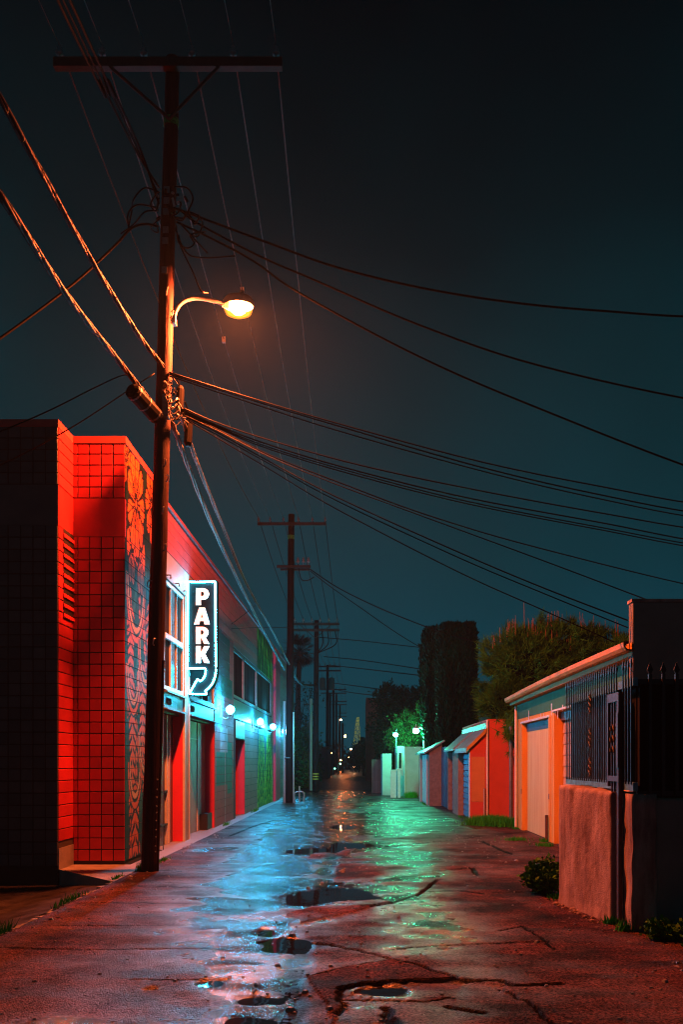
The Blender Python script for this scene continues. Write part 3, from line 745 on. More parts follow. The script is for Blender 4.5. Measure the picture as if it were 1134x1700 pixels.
def painted_courses(parent, X, y0, y1, rows, fn, mat_, res=0.022, name='mural_course', proud=0.008):
    """rows of blocks whose paint colour comes from fn(y, z): a printed design, on one wall with painted lamp light, on real courses"""
    for z0, z1 in rows:
        ny_ = max(2, int((y1 - y0) / res)); nz_ = max(2, int((z1 - z0) / (res * 0.7)))
        yy = np.linspace(y0, y1, ny_ + 1); zz = np.linspace(z0 + 0.005, z1 - 0.005, nz_ + 1)
        A, B = np.meshgrid(yy, zz)
        V = np.stack([np.full(A.shape, X + proud), A, B], -1).reshape(-1, 3)
        # bottom and top lips back to the wall
        Vl = np.array([[X, y0, z0 + 0.003], [X, y1, z0 + 0.003], [X, y1, z1 - 0.003], [X, y0, z1 - 0.003]])
        n0 = len(V); ids = np.arange(n0).reshape(A.shape)
        Fq = np.stack([ids[:-1, :-1], ids[:-1, 1:], ids[1:, 1:], ids[1:, :-1]], -1).reshape(-1, 4)
        lip = np.array([[n0, n0 + 1, ids[0, -1], ids[0, 0]], [n0 + 1, n0 + 2, ids[-1, -1], ids[0, -1]], [n0 + 2, n0 + 3, ids[-1, 0], ids[-1, -1]], [n0 + 3, n0, ids[0, 0], ids[-1, 0]]])
        V = np.concatenate([V, Vl]); Fq = np.concatenate([Fq, lip])
        o = raw_mesh(name, V, Fq, mat_, parent)
        c = fn(np.concatenate([A.ravel(), Vl[:, 1]]), np.concatenate([B.ravel(), Vl[:, 2]]))
        ca = o.data.color_attributes.new('paint', 'FLOAT_COLOR', 'POINT')
        ca.data.foreach_set('color', np.concatenate([c, np.ones((len(c), 1))], 1).astype(np.float32).ravel())

def flower_paint(y, z):
    base = np.array([0.010, 0.040, 0.030]); org = np.array([0.46, 0.10, 0.014]); blk = np.array([0.006, 0.006, 0.006]); dk = np.array([0.40, 0.09, 0.03])
    tea = np.array([0.03, 0.20, 0.18]); tan_ = np.array([0.45, 0.30, 0.12])
    C = np.tile(base, (len(y), 1))
    def put(mask, col): C[mask] = col
    put(np.sin(5 * z + 3 * np.sin(4 * y)) > 0.75, base * 2.4)
    # long stems, leaves with ribs, hanging scrolls
    for y0, amp, ph, w_, k in ((12.98, 0.10, 0.3, 0.085, 2.1), (13.45, 0.12, 1.7, 0.10, 1.6), (13.92, 0.10, 3.0, 0.085, 2.0), (14.42, 0.10, 4.4, 0.11, 1.8)):
        c = y0 + amp * np.sin(k * z + ph); ww = w_ * (0.55 + 0.45 * np.sin(2.3 * z + ph * 2)); d = np.abs(y - c)
        m = ww > 0.02
        put(m & (d < ww + 0.03), blk); put(m & (d < ww), org); put(m & (d < ww) & (np.sin(26 * z + 24 * d) > 0.35) & (d > 0.2 * ww), blk); put(m & (d < ww * 0.18), dk)
    for yc, zc, ay, az in ((13.05, 3.55, 0.22, 0.34), (13.75, 2.75, 0.24, 0.36), (13.15, 2.05, 0.20, 0.42), (13.95, 1.25, 0.22, 0.40), (13.3, 0.75, 0.22, 0.5), (14.2, 3.75, 0.22, 0.4), (14.35, 2.2, 0.2, 0.4)):
        u = (y - yc) / ay; v = (z - zc) / az; q = np.hypot(u, v * (1 + 0.35 * v)); a = np.arctan2(v, u)
        put(q < 1.12, blk); put(q < 1, org); put((q < 1) & (np.sin(14 * v + 5 * np.abs(u)) > 0.3), blk); put((np.abs(u) < 0.13) & (q < 0.95), dk)
    for yc, zc, R in ((13.35, 4.25, 0.55), (13.95, 3.35, 0.45), (13.2, 2.9, 0.4), (13.9, 1.9, 0.42), (13.3, 1.45, 0.38)):
        d = np.hypot(y - yc, (z - zc) * 0.62)
        for rr, col in ((R, org), (R - 0.09, tan_)):
            m = (z < zc + 0.05) & (np.abs(d - rr) < 0.05); put(m, blk); put((z < zc + 0.05) & (np.abs(d - rr) < 0.028), col)
    put((z < 1.75) & (y > 14.45), tea); put((z < 1.75) & (y > 14.45) & (np.sin(19 * y + 7 * z) > 0.7), tan_)
    put(z > 4.55, base * 0.5)
    # big flowers
    for yc, zc, ay, az, k in ((14.34, 5.72, 0.40, 0.66, 8), (12.82, 5.98, 0.26, 0.42, 6), (13.10, 4.75, 0.26, 0.62, 6), (13.62, 4.72, 0.28, 0.66, 6), (13.36, 5.45, 0.50, 0.82, 9)):
        u = (y - yc) / ay; v = (z - zc) / az
        r_ = np.hypot(u, v); a = np.arctan2(v, u); pet = np.abs(np.cos(k * a / 2))
        R = 0.66 + 0.34 * pet ** 0.6; ins = r_ < R
        put(r_ < R + 0.11, blk)
        put(ins, org)
        put(ins & (pet < 0.30) & (r_ > 0.25), blk)
        put(ins & (r_ > 0.45) & (np.abs(np.sin(k * a)) < 0.20) & (pet > 0.4), blk)
        put(ins & (r_ > 0.62) & (pet > 0.55) & (np.sin(3 * k * a) > 0.55), dk)
        put(ins & (r_ < 0.50) & (np.sin(22 * a) > -0.1) & (r_ > 0.18), blk)
        put(r_ < 0.20, blk); put(r_ < 0.09, dk)
    return C
rows = [(z, z + (TH if i < 28 else 0.160)) for i, z in enumerate(ROWS)] + [(4.785, 5.06), (5.06, 5.338)]
painted_courses(mb_, XM - 0.009, YR + 0.002, 14.80, rows, flower_paint, M['mural'])

# ------------------------------------------------------------------ warehouse with the bays
XW_ = -3.35; HB = 5.9
wh = thing('warehouse_building', 'long block warehouse with tall windows, red door reveals and green murals behind the sign', 'building', (XW_, 28, 0))
OPEN = [(14.88, 16.55, -0.02, 4.66), (17.05, 20.0, -0.02, 4.66), (23.4, 25.2, -0.02, 2.12), (23.0, 25.0, 3.2, 4.52), (25.12, 28.1, 3.2, 4.52), (28.22, 32.7, 3.2, 4.52)]
def wall_open(mbx, X, y0, y1, z0, z1, opens, depth):
    Y = sorted({y0, y1} | {o[0] for o in opens} | {o[1] for o in opens}); Z = sorted({z0, z1} | {o[2] for o in opens} | {o[3] for o in opens})
    Y = [a for a in Y if y0 <= a <= y1]; Z = [a for a in Z if z0 <= a <= z1]
    for a, b_ in zip(Y[:-1], Y[1:]):
        for c, d in zip(Z[:-1], Z[1:]):
            ym, zm = (a + b_) / 2, (c + d) / 2
            if any(o[0] < ym < o[1] and o[2] < zm < o[3] for o in opens): continue
            mbx.quad((X, b_, c), (X, a, c), (X, a, d), (X, b_, d))
    for o in opens:
        if o[2] < 1 and depth > 0: continue
        xb = X - depth if depth > 0 else X - depth
        for (p, q) in (((o[0], o[2]), (o[0], o[3])), ((o[0], o[3]), (o[1], o[3])), ((o[1], o[3]), (o[1], o[2])), ((o[1], o[2]), (o[0], o[2]))):
            mbx.quad((X, p[0], p[1]), (X, q[0], q[1]), (xb, q[0], q[1]), (xb, p[0], p[1]))
wb = MB(); wall_open(wb, XW_ - 0.01, 14.81, 41.0, -0.02, HB, OPEN, 0.16)
wb.build('wall', M['joint'], wh)
bk = MB(); bk.box(-9.5, XW_ - 0.52, 14.81, 41.0, -0.3, HB - 0.02); bk.box(XW_ - 0.5, XW_ - 0.011, 40.9, 41.0, -0.3, HB)
bk.build('rear_wall', M['far_wall'], wh)
MB().box(-9.5, XW_ + 0.04, 14.81, 41.03, HB + 0.002, HB + 0.06).build('parapet_cap', M['wall_red'], wh)
def courses(y0, y1, z0, z1, m, h=0.2, name='block_course', X=XW_ - 0.0095, j=0.006, proud=0.009):
    k = max(1, round((z1 - z0) / h)); h = (z1 - z0) / k
    for i in range(k):
        MB().box(X, X + proud, y0 + 0.004, y1 - 0.004, z0 + h * i + j, z0 + h * (i + 1) - j).build(name, m, wh)
courses(14.82, 28.2, 5.15, HB, M['wall_red'])
courses(28.2, 41.0, 5.86, HB, M['wall_red'])
courses(14.82, 20.0, 4.67, 5.14, M['wall_beige'], h=0.47, name='lintel_panel')
courses(20.0, 23.0, 4.67, 5.14, M['wall_mauve'], h=0.235)
courses(23.0, 28.2, 4.53, 5.14, M['wall_mauve'], h=0.2)
courses(33.0, 33.4, 0, 5.85, M['wall_mauve'])
courses(35.2, 41.0, 0, 5.85, M['wall_mauve'])
courses(25.2, 28.25, 0, 2.62, M['wall_mauve'])
courses(22.98, 33.0, 2.66, 3.17, M['teal_panel'], h=0.51, name='metal_panel')
courses(23.4, 25.2, 2.14, 2.62, M['teal_panel'], h=0.48, name='metal_panel')
def patch_and_lamplight_paint(y, z):
    base = np.array([0.33, 0.12, 0.135]); C = np.tile(base, (len(y), 1))
    gr = np.array([0.05, 0.20, 0.16]); dkt = np.array([0.045, 0.10, 0.105]); pk = np.array([0.42, 0.32, 0.36])
    C[(z > 2.35) & (y < 21.0)] = np.array([0.10, 0.16, 0.17])
    m = (y > 20.25) & (y < 22.3) & (z > 0.95) & (z < 1.72); C[m] = gr
    m = (y > 21.9) & (y < 22.7) & (z > 0.7) & (z < 2.0); C[m] = gr * 1.3
    m = (y > 20.8) & (y < 22.0) & (z > 1.74) & (z < 2.35); C[m] = pk
    m = (np.abs(y - 21.6) < 0.05) & (z < 2.4); C[m] = pk * 0.9  # pale vertical strip: lamp light painted onto the wall
    m = (z > 3.55) & (z < 4.62) & (y > 20.05 + 0.5 * (np.sin(z * 9) > 0)) & (y < 22.3); C[m] = dkt
    m = (z > 3.1) & (z < 3.6) & (y > 20.9) & (y < 22.75); C[m] = gr * 0.55
    m = (z > 2.75) & (z < 3.1) & (y > 20.3) & (y < 21.5); C[m] = pk * 0.8
    n_ = (np.sin(31 * y + 11 * np.sin(7 * z)) * np.sin(17 * z + 3)) * 0.10 + 1
    return C * n_[:, None]
painted_courses(wh, XW_ - 0.0095, 20.01, 22.97, [(0.2 * i, 0.2 * i + 0.2) for i in range(23)] + [(4.6, 4.665)], patch_and_lamplight_paint, M['mural'], res=0.05, name='block_course')
def kaleido(y, z):
    yc = 30.62; a = np.abs(((y - yc) / 1.17 + 1) % 2 - 1); b_ = np.abs(((z + 0.2) / 1.3) % 2 - 1)
    dk = np.array([0.02, 0.085, 0.035]); gr = np.array([0.06, 0.34, 0.07]); ye = np.array([0.42, 0.52, 0.06]); tl = np.array([0.02, 0.10, 0.12])
    f = np.sin(13 * a + 5 * np.sin(6 * b_)) * np.cos(15 * b_ + 4 * np.sin(9 * a)); h = np.sin(21 * a * (0.3 + b_) + 3 * b_)
    C = np.tile(dk, (len(y), 1)); C[f > -0.05] = gr; C[(f > 0.45)] = ye; C[(h > 0.7) & (f < 0.2)] = gr * 1.5; C[(h > 0.93)] = ye
    w_ = 0.62 * (z - 0.7) / 1.9
    C[(z > 0.9) & (z < 2.7) & (np.abs(a - 0.0) < w_ * 0.8)] = tl
    C[(z > 0.9) & (z < 2.7) & (np.abs(np.abs(a) - w_ * 0.86) < 0.045)] = ye
    return C
def kaleido_up(y, z):
    dk = np.array([0.012, 0.06, 0.025]); gr = np.array([0.05, 0.32, 0.06]); C = np.tile(dk, (len(y), 1))
    f = np.sin(8.5 * y + 3.0 * np.sin(1.7 * z) + 1.4 * np.sin(9 * y)) + 0.5 * np.sin(4 * z + 5 * y)
    C[f > 0.1] = gr * 0.6; C[f > 0.6] = gr; C[f > 1.15] = np.array([0.25, 0.45, 0.06]); return C
painted_courses(wh, XW_ - 0.0095, 28.26, 32.98, [(0.2 * i, 0.2 * i + 0.2) for i in range(13)], kaleido, M['mural'], res=0.06)
painted_courses(wh, XW_ - 0.0095, 28.24, 32.98, [(4.54 + 0.22 * i, 4.76 + 0.22 * i) for i in range(6)], kaleido_up, M['mural'], res=0.06)
pil = MB().box(XW_, XW_ + 0.10, 33.4, 35.15, -0.02, 5.84).build('pilaster', M['reveal_red'], wh)
# red jambs between the bays and steel angle corners
MB().box(XW_ - 0.5, XW_ - 0.012, 16.556, 17.044, -0.02, 4.655).build('jamb', M['reveal_red'], wh)
MB().box(XW_ - 0.011, XW_ + 0.002, 16.60, 17.0, -0.02, 4.655).build('pier_face', M['wall_beige'], wh)
MB().box(XW_ - 0.5, XW_ - 0.012, 20.004, 20.4, -0.02, 4.655).build('jamb', M['reveal_red'], wh)
for y in (16.552, 17.0):
    MB().box(XW_ - 0.03, XW_ + 0.014, y, y + 0.048, -0.015, 4.65).build('steel_angle', M['frame'], wh)
MB().box(XW_ - 0.40, XW_ - 0.012, 25.2, 25.5, -0.02, 2.12).build('jamb', M['reveal_red'], wh)
dr = MB().box(XW_ - 0.36, XW_ - 0.30, 23.42, 25.19, 0.0, 2.10).build('door', M['reveal_red'], wh)
MB().box(XW_ - 0.298, XW_ - 0.25, 23.62, 23.66, 0.95, 1.12).build('handle', M['steel'], dr)
# bay floors, recessed doors and glazing
for (y0, y1, pm) in ((14.88, 16.55, M['teal_panel']), (17.05, 20.0, M['pale_panel'])):
    MB().box(XW_ - 0.27, XW_ - 0.22, y0, y1, 0.0, 2.36).build('door', pm, wh)
    MB().box(XW_ - 0.27, XW_ - 0.1, y0, y1, 2.36, 2.40).build('soffit', M['black'], wh)
    # I-beam over the doorway
    bm_ = MB(); bm_.box(XW_ - 0.16, XW_ + 0.05, y0, y1, 2.405, 2.43); bm_.box(XW_ - 0.08, XW_ - 0.02, y0, y1, 2.43, 2.70); bm_.box(XW_ - 0.16, XW_ + 0.05, y0, y1, 2.70, 2.725)
    ib = bm_.build('steel_beam', M['steel'], wh)
    for k in range(3):
        yy = y0 + 0.25 + k * 0.14
        MB().tube([(XW_ - 0.018, yy, 2.5), (XW_ - 0.018, yy, 2.62), (XW_ - 0.018, yy + 0.06, 2.62), (XW_ - 0.018, yy + 0.06, 2.5)], 0.006, 4).build('mill_mark', M['black'], ib)
for y, z0, z1 in ((15.9, 0, 2.36), (16.1, 0, 2.36)):
    MB().box(XW_ - 0.22, XW_ - 0.18, y, y + 0.05, z0, z1).build('door_stile', M['frame'], wh)
for z in (0.35, 0.95):
    MB().box(XW_ - 0.22, XW_ - 0.17, 15.0, 15.9, z, z + 0.035).build('door_bar', M['black'], wh)
MB().box(XW_ - 0.21, XW_ - 0.04, 19.3, 19.9, 0.0, 0.35).build('step_block', M['black'], wh)
MB().box(XW_ - 0.22, XW_ - 0.20, 19.0, 19.03, 0.0, 2.36).build('door_stile', M['frame'], wh)
MB().box(XW_ - 0.218, XW_ - 0.20, 17.1, 18.99, 1.98, 2.0).build('door_bar', M['frame'], wh)
def window(y0, y1, z0, z1, ncol, rowz, m_f=None, X=XW_ - 0.06, t=0.05, back=True):
    m_f = m_f or M['frame']
    f = MB(); f.box(X, X + t, y0, y1, z0, z0 + 0.07); f.box(X, X + t, y0, y1, z1 - 0.07, z1)
    f.box(X, X + t, y0, y0 + 0.06, z0 + 0.07, z1 - 0.07); f.box(X, X + t, y1 - 0.06, y1, z0 + 0.07, z1 - 0.07)
    wn = f.build('window', m_f, wh)
    zs = [z0 + 0.07] + list(rowz) + [z1 - 0.07]
    for zr in rowz: MB().box(X + 0.003, X + t + 0.012, y0 + 0.06, y1 - 0.06, zr - 0.045, zr + 0.045).build('glazing_bar', m_f, wn)
    st = (y1 - y0 - 0.12) / ncol
    for k in range(1, ncol):
        yy = y0 + 0.06 + st * k
        for a, b_ in zip(zs[:-1], zs[1:]):
            MB().box(X + 0.006, X + t - 0.006, yy - 0.018, yy + 0.018, a + (0.045 if a in rowz else 0), b_ - (0.045 if b_ in rowz else 0)).build('glazing_bar', m_f, wn)
    for k in range(ncol):
        for a, b_ in zip(zs[:-1], zs[1:]):
            MB().box(X + 0.012, X + 0.018, y0 + 0.062 + st * k, y0 + 0.058 + st * (k + 1), a, b_).build('pane', M['dark_glass'] if k % 2 else M['glass_b'], wn)
    if back: MB().box(X - 0.08, X - 0.06, y0, y1, z0, z1).build('curtain', M['curtain'], wn)
M['glass_b'] = mat('glass_b', (0.055, 0.05, 0.042), (0.02, 0.02, 0.018), scale=3, streak=8, rough=0.5, spec=0.0)
window(14.9, 16.53, 2.75, 4.64, 3, [3.68])
window(17.07, 19.98, 2.75, 4.64, 4, [3.68])
for y0, y1 in ((23.02, 24.98), (25.14, 28.08), (28.24, 32.68)):
    window(y0, y1, 3.22, 4.5, 1, [], m_f=M['steel'])
for y in (15.05, 15.75, 16.45):      # brackets above the first window
    MB().tube([(XW_ + 0.0, y, 4.72), (XW_ + 0.07, y, 4.72), (XW_ + 0.07, y, 4.66)], 0.012, 6).build('bracket', M['rust'], wh)

# wall lanterns along the warehouse
def lantern_mesh(root, X, y, z):
    MB().box(XW_ + 0.001, XW_ + 0.025, y - 0.07, y + 0.07, z - 0.20, z + 0.10).build('backplate', M['steel'], root)
    MB().tube(smoothpts([(XW_ + 0.02, y, z - 0.16), (XW_ + 0.15, y, z - 0.22), (X, y, z - 0.13)], 6), 0.014, 8).build('arm', M['steel'], root)
    MB().lathe((X, y, z - 0.135), [(0.03, 0), (0.06, 0.01), (0.05, 0.035), (0.055, 0.05)], 12).build('socket', M['steel'], root)
    g_ = MB().ball((X, y, z), 0.105, 0.105, 0.10, 12, 7); o = g_.build('globe', M['wall_light'], root, smooth=True)
    MB().lathe((X, y, z + 0.10), [(0.03, 0), (0.02, 0.02), (0.006, 0.045)], 10).build('finial', M['steel'], root)
    return o
ll = ['nearest round cyan wall lamp of the row, beside the PARK sign', 'second cyan wall lamp of the row, above the grey block wall by the mural', 'third cyan wall lamp of the row, over the green mural', 'fourth cyan wall lamp of the row, past the red pilaster', 'farthest cyan wall lamp at the end of the row']
for k, (px, py) in enumerate(((382, 1178), (432, 1197), (453, 1207), (472, 1215), (485, 1220))):
    d = F * -3.1 / (px - VX); z = 2.74
    rt = thing('wall_lamp', ll[k], 'wall lamp', (XW_, d, z), 'lamps along the warehouse wall')
    lantern_mesh(rt, -3.1, d, z)

# ------------------------------------------------------------------ PARK sign
YS = 16.9; sS = F / YS
def sp(cx, cy): # crop pixel of the sign to (x, z)
    px = 280 + cx / 6.54; py = 940 + cy / 6.54
    return ((px - VX) / sS, EYE + (HY - py) / sS)
sign = thing('park_sign', 'vertical neon sign reading PARK with a cyan tube outline and curved arrow', 'neon sign', (XW_, YS, 2.8))
def arc_pts(p0, p1, p2, n=8):
    return [((1 - t) ** 2 * p0[0] + 2 * t * (1 - t) * p1[0] + t * t * p2[0], (1 - t) ** 2 * p0[1] + 2 * t * (1 - t) * p1[1] + t * t * p2[1]) for t in [i / n for i in range(n + 1)]]
top_rect = [(195, 158), (525, 158), (525, 1118), (195, 1118)]
body = MB(); body.prism([sp(*p) for p in top_rect], 'y', YS, YS + 0.20); 
arrow = arc_pts((525, 1118), (528, 1300), (400, 1372), 8) + [(428, 1402), (205, 1402), (318, 1208), (345, 1236)] + arc_pts((352, 1236), (400, 1190), (398, 1118), 6)
tail = [(215, 1118), (385, 1118), (385, 1150), (330, 1400), (240, 1400)]
body.build('cabinet', M['sign_metal'], sign)
af = MB(); af.prism([sp(*p) for p in arrow][::-1], 'y', YS, YS + 0.20); af.build('arrow_cabinet', M['sign_metal'], sign)
fc = MB(); fc.poly([(x, YS - 0.004, z) for x, z in [sp(*p) for p in ((203, 166), (517, 166), (517, 1112), (203, 1112))]][::-1]); fc.build('face_panel', M['sign_face'], sign)
bp_ = MB(); bp_.prism([sp(*p) for p in ((215, 1122), (392, 1122), (420, 1395), (215, 1395))], 'y', YS + 0.12, YS + 0.16); bp_.build('back_panel', M['sign_face'], sign)
def tube2(pts, close=False):
    q = [Vector((x, YS - 0.035, z)) for x, z in [sp(*p) for p in pts]]
    return MB().tube(q, 0.015, 6).build('neon_tube', M['neon'], sign, smooth=True)
rc = [(212, 1098), (212, 178)] ; 
tube2(arc_pts((208, 1090), (208, 1100), (212, 1108), 3)[:1] + [(209, 700), (212, 190)] + arc_pts((212, 186), (213, 176), (222, 175), 4) + [(350, 176), (490, 172)] + arc_pts((496, 172), (506, 172), (507, 184), 4) + [(510, 600), (515, 1098)])
tube2([(208, 1112), (300, 1112), (385, 1110)] + arc_pts((390, 1110), (405, 1110), (404, 1130), 4) + arc_pts((404, 1140), (398, 1215), (348, 1248), 7) + arc_pts((345, 1249), (330, 1245), (318, 1222), 4) + [(230, 1376)] + arc_pts((228, 1380), (224, 1388), (236, 1388), 3) + [(330, 1390), (405, 1391)] + arc_pts((408, 1391), (420, 1390), (408, 1376), 3) + arc_pts((402, 1364), (396, 1355), (408, 1347), 4) + arc_pts((415, 1342), (510, 1270), (515, 1118), 10))
for p in ((212, 320), (212, 560), (212, 860), (510, 320), (512, 600), (514, 900), (300, 1112), (270, 1310), (470, 1275), (350, 176)):
    x, z = sp(*p); MB().tube([(x, YS - 0.005, z), (x, YS - 0.03, z)], 0.008, 6).build('tube_support', M['galv'], sign)
def letter(name, outer, holes):
    cu = bpy.data.curves.new(name, 'CURVE'); cu.dimensions = '2D'; cu.fill_mode = 'BOTH'; cu.extrude = 0.012
    for P in [outer] + holes:
        s_ = cu.splines.new('POLY'); s_.points.add(len(P) - 1); s_.use_cyclic_u = True
        for i, (a, b_) in enumerate(P):
            x, z = sp(a, b_); s_.points[i].co = (x, z, 0, 1)
    tmp = bpy.data.objects.new('tmp', cu); COL.objects.link(tmp)
    dg = bpy.context.evaluated_depsgraph_get(); me = bpy.data.meshes.new_from_object(tmp.evaluated_get(dg))
    bpy.data.objects.remove(tmp); bpy.data.curves.remove(cu)
    off = WLOC[sign.name]
    for v in me.vertices:
        x, z, e = v.co; v.co = (x - off.x, YS - 0.018 - e - off.y, z - off.z)
    me.materials.clear(); me.materials.append(M['letters'])
    o = bpy.data.objects.new('letter', me); COL.objects.link(o); o.parent = sign; o['label'] = 'cream block letter ' + name
def bowl(x0, x1, y0, y1, r):  # right-hand rounded loop from (x0,y0) to (x0,y1)
    pts = [(x0, y0), (x1 - r, y0)]
    ry = (y1 - y0) / 2
    for i in range(13):
        a = -PI / 2 + PI * i / 12
        pts.append((x1 - r + r * math.cos(a), (y0 + y1) / 2 + ry * math.sin(a)))
    return pts + [(x0, y1)]
Pb = bowl(295, 438, 240, 366, 66)
letter('P', Pb[:-1] + [(350, 366), (350, 424), (295, 424)], [bowl(350, 384, 278, 328, 22)])
letter('A', [(275, 632), (332, 450), (392, 450), (447, 632), (388, 632), (380, 598), (340, 598), (332, 632)], [[(350, 560), (372, 560), (361, 512)]])
Rb = bowl(295, 432, 660, 780, 60)
letter('R', Rb[:-1] + [(402, 776), (443, 845), (384, 845), (356, 784), (349, 784), (349, 845), (295, 845)], [bowl(349, 380, 696, 744, 20)])
letter('K', [(295, 868), (349, 868), (349, 938), (386, 868), (444, 868), (396, 952), (446, 1052), (386, 1052), (349, 974), (349, 1052), (295, 1052)], [])
for z in (3.2, 4.6):
    MB().tube([(XW_ - 0.0, YS + 0.1, z), (XW_ + 0.03, YS + 0.1, z)], 0.03, 8).build('bracket', M['steel'], sign)
# guy wires of the sign
# ------------------------------------------------------------------ utility poles
def lerp(a, b, t): return a + (b - a) * t
def pole_body(root, x0, y0, x1, z1, r0, r1, seg=26, n=14, z0=-0.3, mat_=None):
    rr = random.Random(int(y0 * 10)); pts = []; rad = []
    for i in range(seg + 1):
        t = i / seg
        pts.append((lerp(x0, x1, t) + rr.uniform(-0.004, 0.004), y0 + rr.uniform(-0.004, 0.004), lerp(z0, z1, t))); rad.append(lerp(r0, r1, t) * (1 + rr.uniform(-0.015, 0.015)))
    b = MB().tube(pts, rad, n)
    return b.build('pole_shaft', mat_ or M['wood_pole'], root, smooth=True)
ins_m = mesh_only(MB().lathe((0, 0, 0), [(0.012, 0), (0.012, 0.06), (0.05, 0.065), (0.055, 0.09), (0.03, 0.10), (0.045, 0.13), (0.022, 0.15), (0.03, 0.17), (0.012, 0.185)], 12), 'insulator', M['insulator'], True)
YP = 12.08
PX0, PX1, PZ = -2.93, -2.60, 11.22
def polex(z): return lerp(PX0, PX1, (z + 0.3) / (PZ + 0.3))
mp_ = thing('utility_pole', 'tall leaning wooden utility pole with a wide crossarm beside the red tiled wall', 'utility pole', (PX0, YP, 0), 'utility poles down the alley')
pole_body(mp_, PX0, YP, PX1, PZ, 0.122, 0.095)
ZA = 11.02
arm = MB().box(-4.19, -1.07, YP - 0.22, YP - 0.11, ZA - 0.065, ZA + 0.065).build('crossarm', M['crossarm'], mp_, bevel=0.008)
for sgn, xx in ((-1, -3.42), (1, -1.93)):
    MB().tube([(polex(10.35), YP - 0.13, 10.30), (xx, YP - 0.2, ZA - 0.06)], 0.022, 6).build('brace', M['crossarm'], mp_)
INS = [(px - VX) / 120.0 for px in (105, 175, 243, 322, 390, 460)]
for x in INS:
    inst(ins_m, 'insulator', (x, YP - 0.165, ZA + 0.065), mp_)
MB().tube([(polex(10.28), YP, 10.28), (polex(10.38), YP, 10.38)], [0.106, 0.106], 16).build('tag_band', M['green_tag'], mp_)
r = random.Random(5)
for z in [6.4, 6.1, 5.55, 5.35, 4.9, 4.4, 3.9, 3.1, 7.6, 7.9]:      # climbing staples
    a = r.uniform(-2.4, -0.7); x = polex(z); R = 0.116
    p = Vector((x + R * math.cos(a), YP + R * math.sin(a), z)); q = p + Vector((0.05 * math.cos(a), 0.05 * math.sin(a), 0.01))
    MB().tube(smoothpts([p, q, q + Vector((0.015, 0, 0.07)), p + Vector((0.02, 0, 0.09))], 4), 0.009, 5).build('staple', M['galv'], mp_)
for k in range(10):
    z = 0.25 + k * 0.11 + r.uniform(-0.02, 0.02); a = -0.75
    MB().ball((polex(z) + 0.118 * math.cos(a), YP + 0.118 * math.sin(a), z), 0.012, nu=6, nv=4).build('nail', M['galv'], mp_)
cr = MB().tube([(polex(-0.1) + 0.11, YP - 0.03, -0.1), (polex(2.9) + 0.11, YP - 0.03, 2.9)], 0.022, 8).build('ground_conduit', M['wood_pole'], mp_)
for txt_z in (8.6, 8.75, 9.0, 9.15, 9.3, 8.2):     # worn pole number plates
    MB().box(polex(txt_z) - 0.05, polex(txt_z) + 0.03, YP - 0.112, YP - 0.106, txt_z, txt_z + 0.09).build('number_plate', M['steel'], mp_)

# street lamp on the pole
lz = 7.95; lx = -1.725; ly = 12.30
sl = thing('street_lamp', 'lit orange street lamp on a curved arm bolted to the nearest pole', 'street lamp', (polex(7.5) + 0.13, YP, 7.5))
sp_ = [(polex(7.50) + 0.125, YP + 0.02, 7.58), (polex(7.5) + 0.13, YP + 0.02, 7.72), (polex(7.5) + 0.22, YP + 0.05, 7.88), (polex(7.5) + 0.40, YP + 0.1, 7.97), (-2.05, 12.22, 7.95), (-1.93, 12.25, 7.92)]
MB().tube(smoothpts(sp_, 6), 0.03, 10).build('arm', M['galv'], sl, smooth=True)
MB().box(polex(7.6) + 0.08, polex(7.6) + 0.14, YP - 0.04, YP + 0.08, 7.56, 7.66).build('clamp', M['galv'], sl)
hd = MB(); hd.lathe((lx, ly, lz), [(0.172, -0.035), (0.178, 0.03), (0.15, 0.08), (0.05, 0.12)], 20)
hd.f.pop(-2)                                                    # open below
hd.lathe((lx, ly, lz), [(0.168, -0.035), (0.168, 0.03), (0.14, 0.07)], 20); hd.f.pop(-2); hd.v = [(lx + (x - lx) * 1.25, y, z) for x, y, z in hd.v]
hd.build('lamp_hood', M['galv'], sl, smooth=True)
MB().tube([(-1.95, 12.25, 7.92), (-1.86, 12.27, 7.915)], [0.035, 0.05], 10).build('neck', M['galv'], sl)
MB().ball((lx, ly, lz - 0.055), 0.125, 0.095, 0.10, 10, 6).build('lens', M['sodium'], sl, smooth=True)
for nm, k_ in (('refractor_bowl', 0.94), ('refractor_inner', 0.84)):
    rf = MB(); rf.lathe((lx, ly, lz - 0.035), [(0.158 * k_, 0.0), (0.170 * k_, -0.05 * k_), (0.150 * k_, -0.11 * k_), (0.09 * k_, -0.145 * k_), (0.015, -0.155 * k_)], 20); rf.f.pop(-2); rf.v = [(lx + (x - lx) * 1.25, y, z) for x, y, z in rf.v]
    rf.build(nm, M['glowing_glass'], sl, smooth=True)
MB().lathe((lx + 0.05, ly, lz + 0.134), [(0.03, 0), (0.03, 0.05), (0.02, 0.06)], 8).build('photocell', M['steel'], sl)

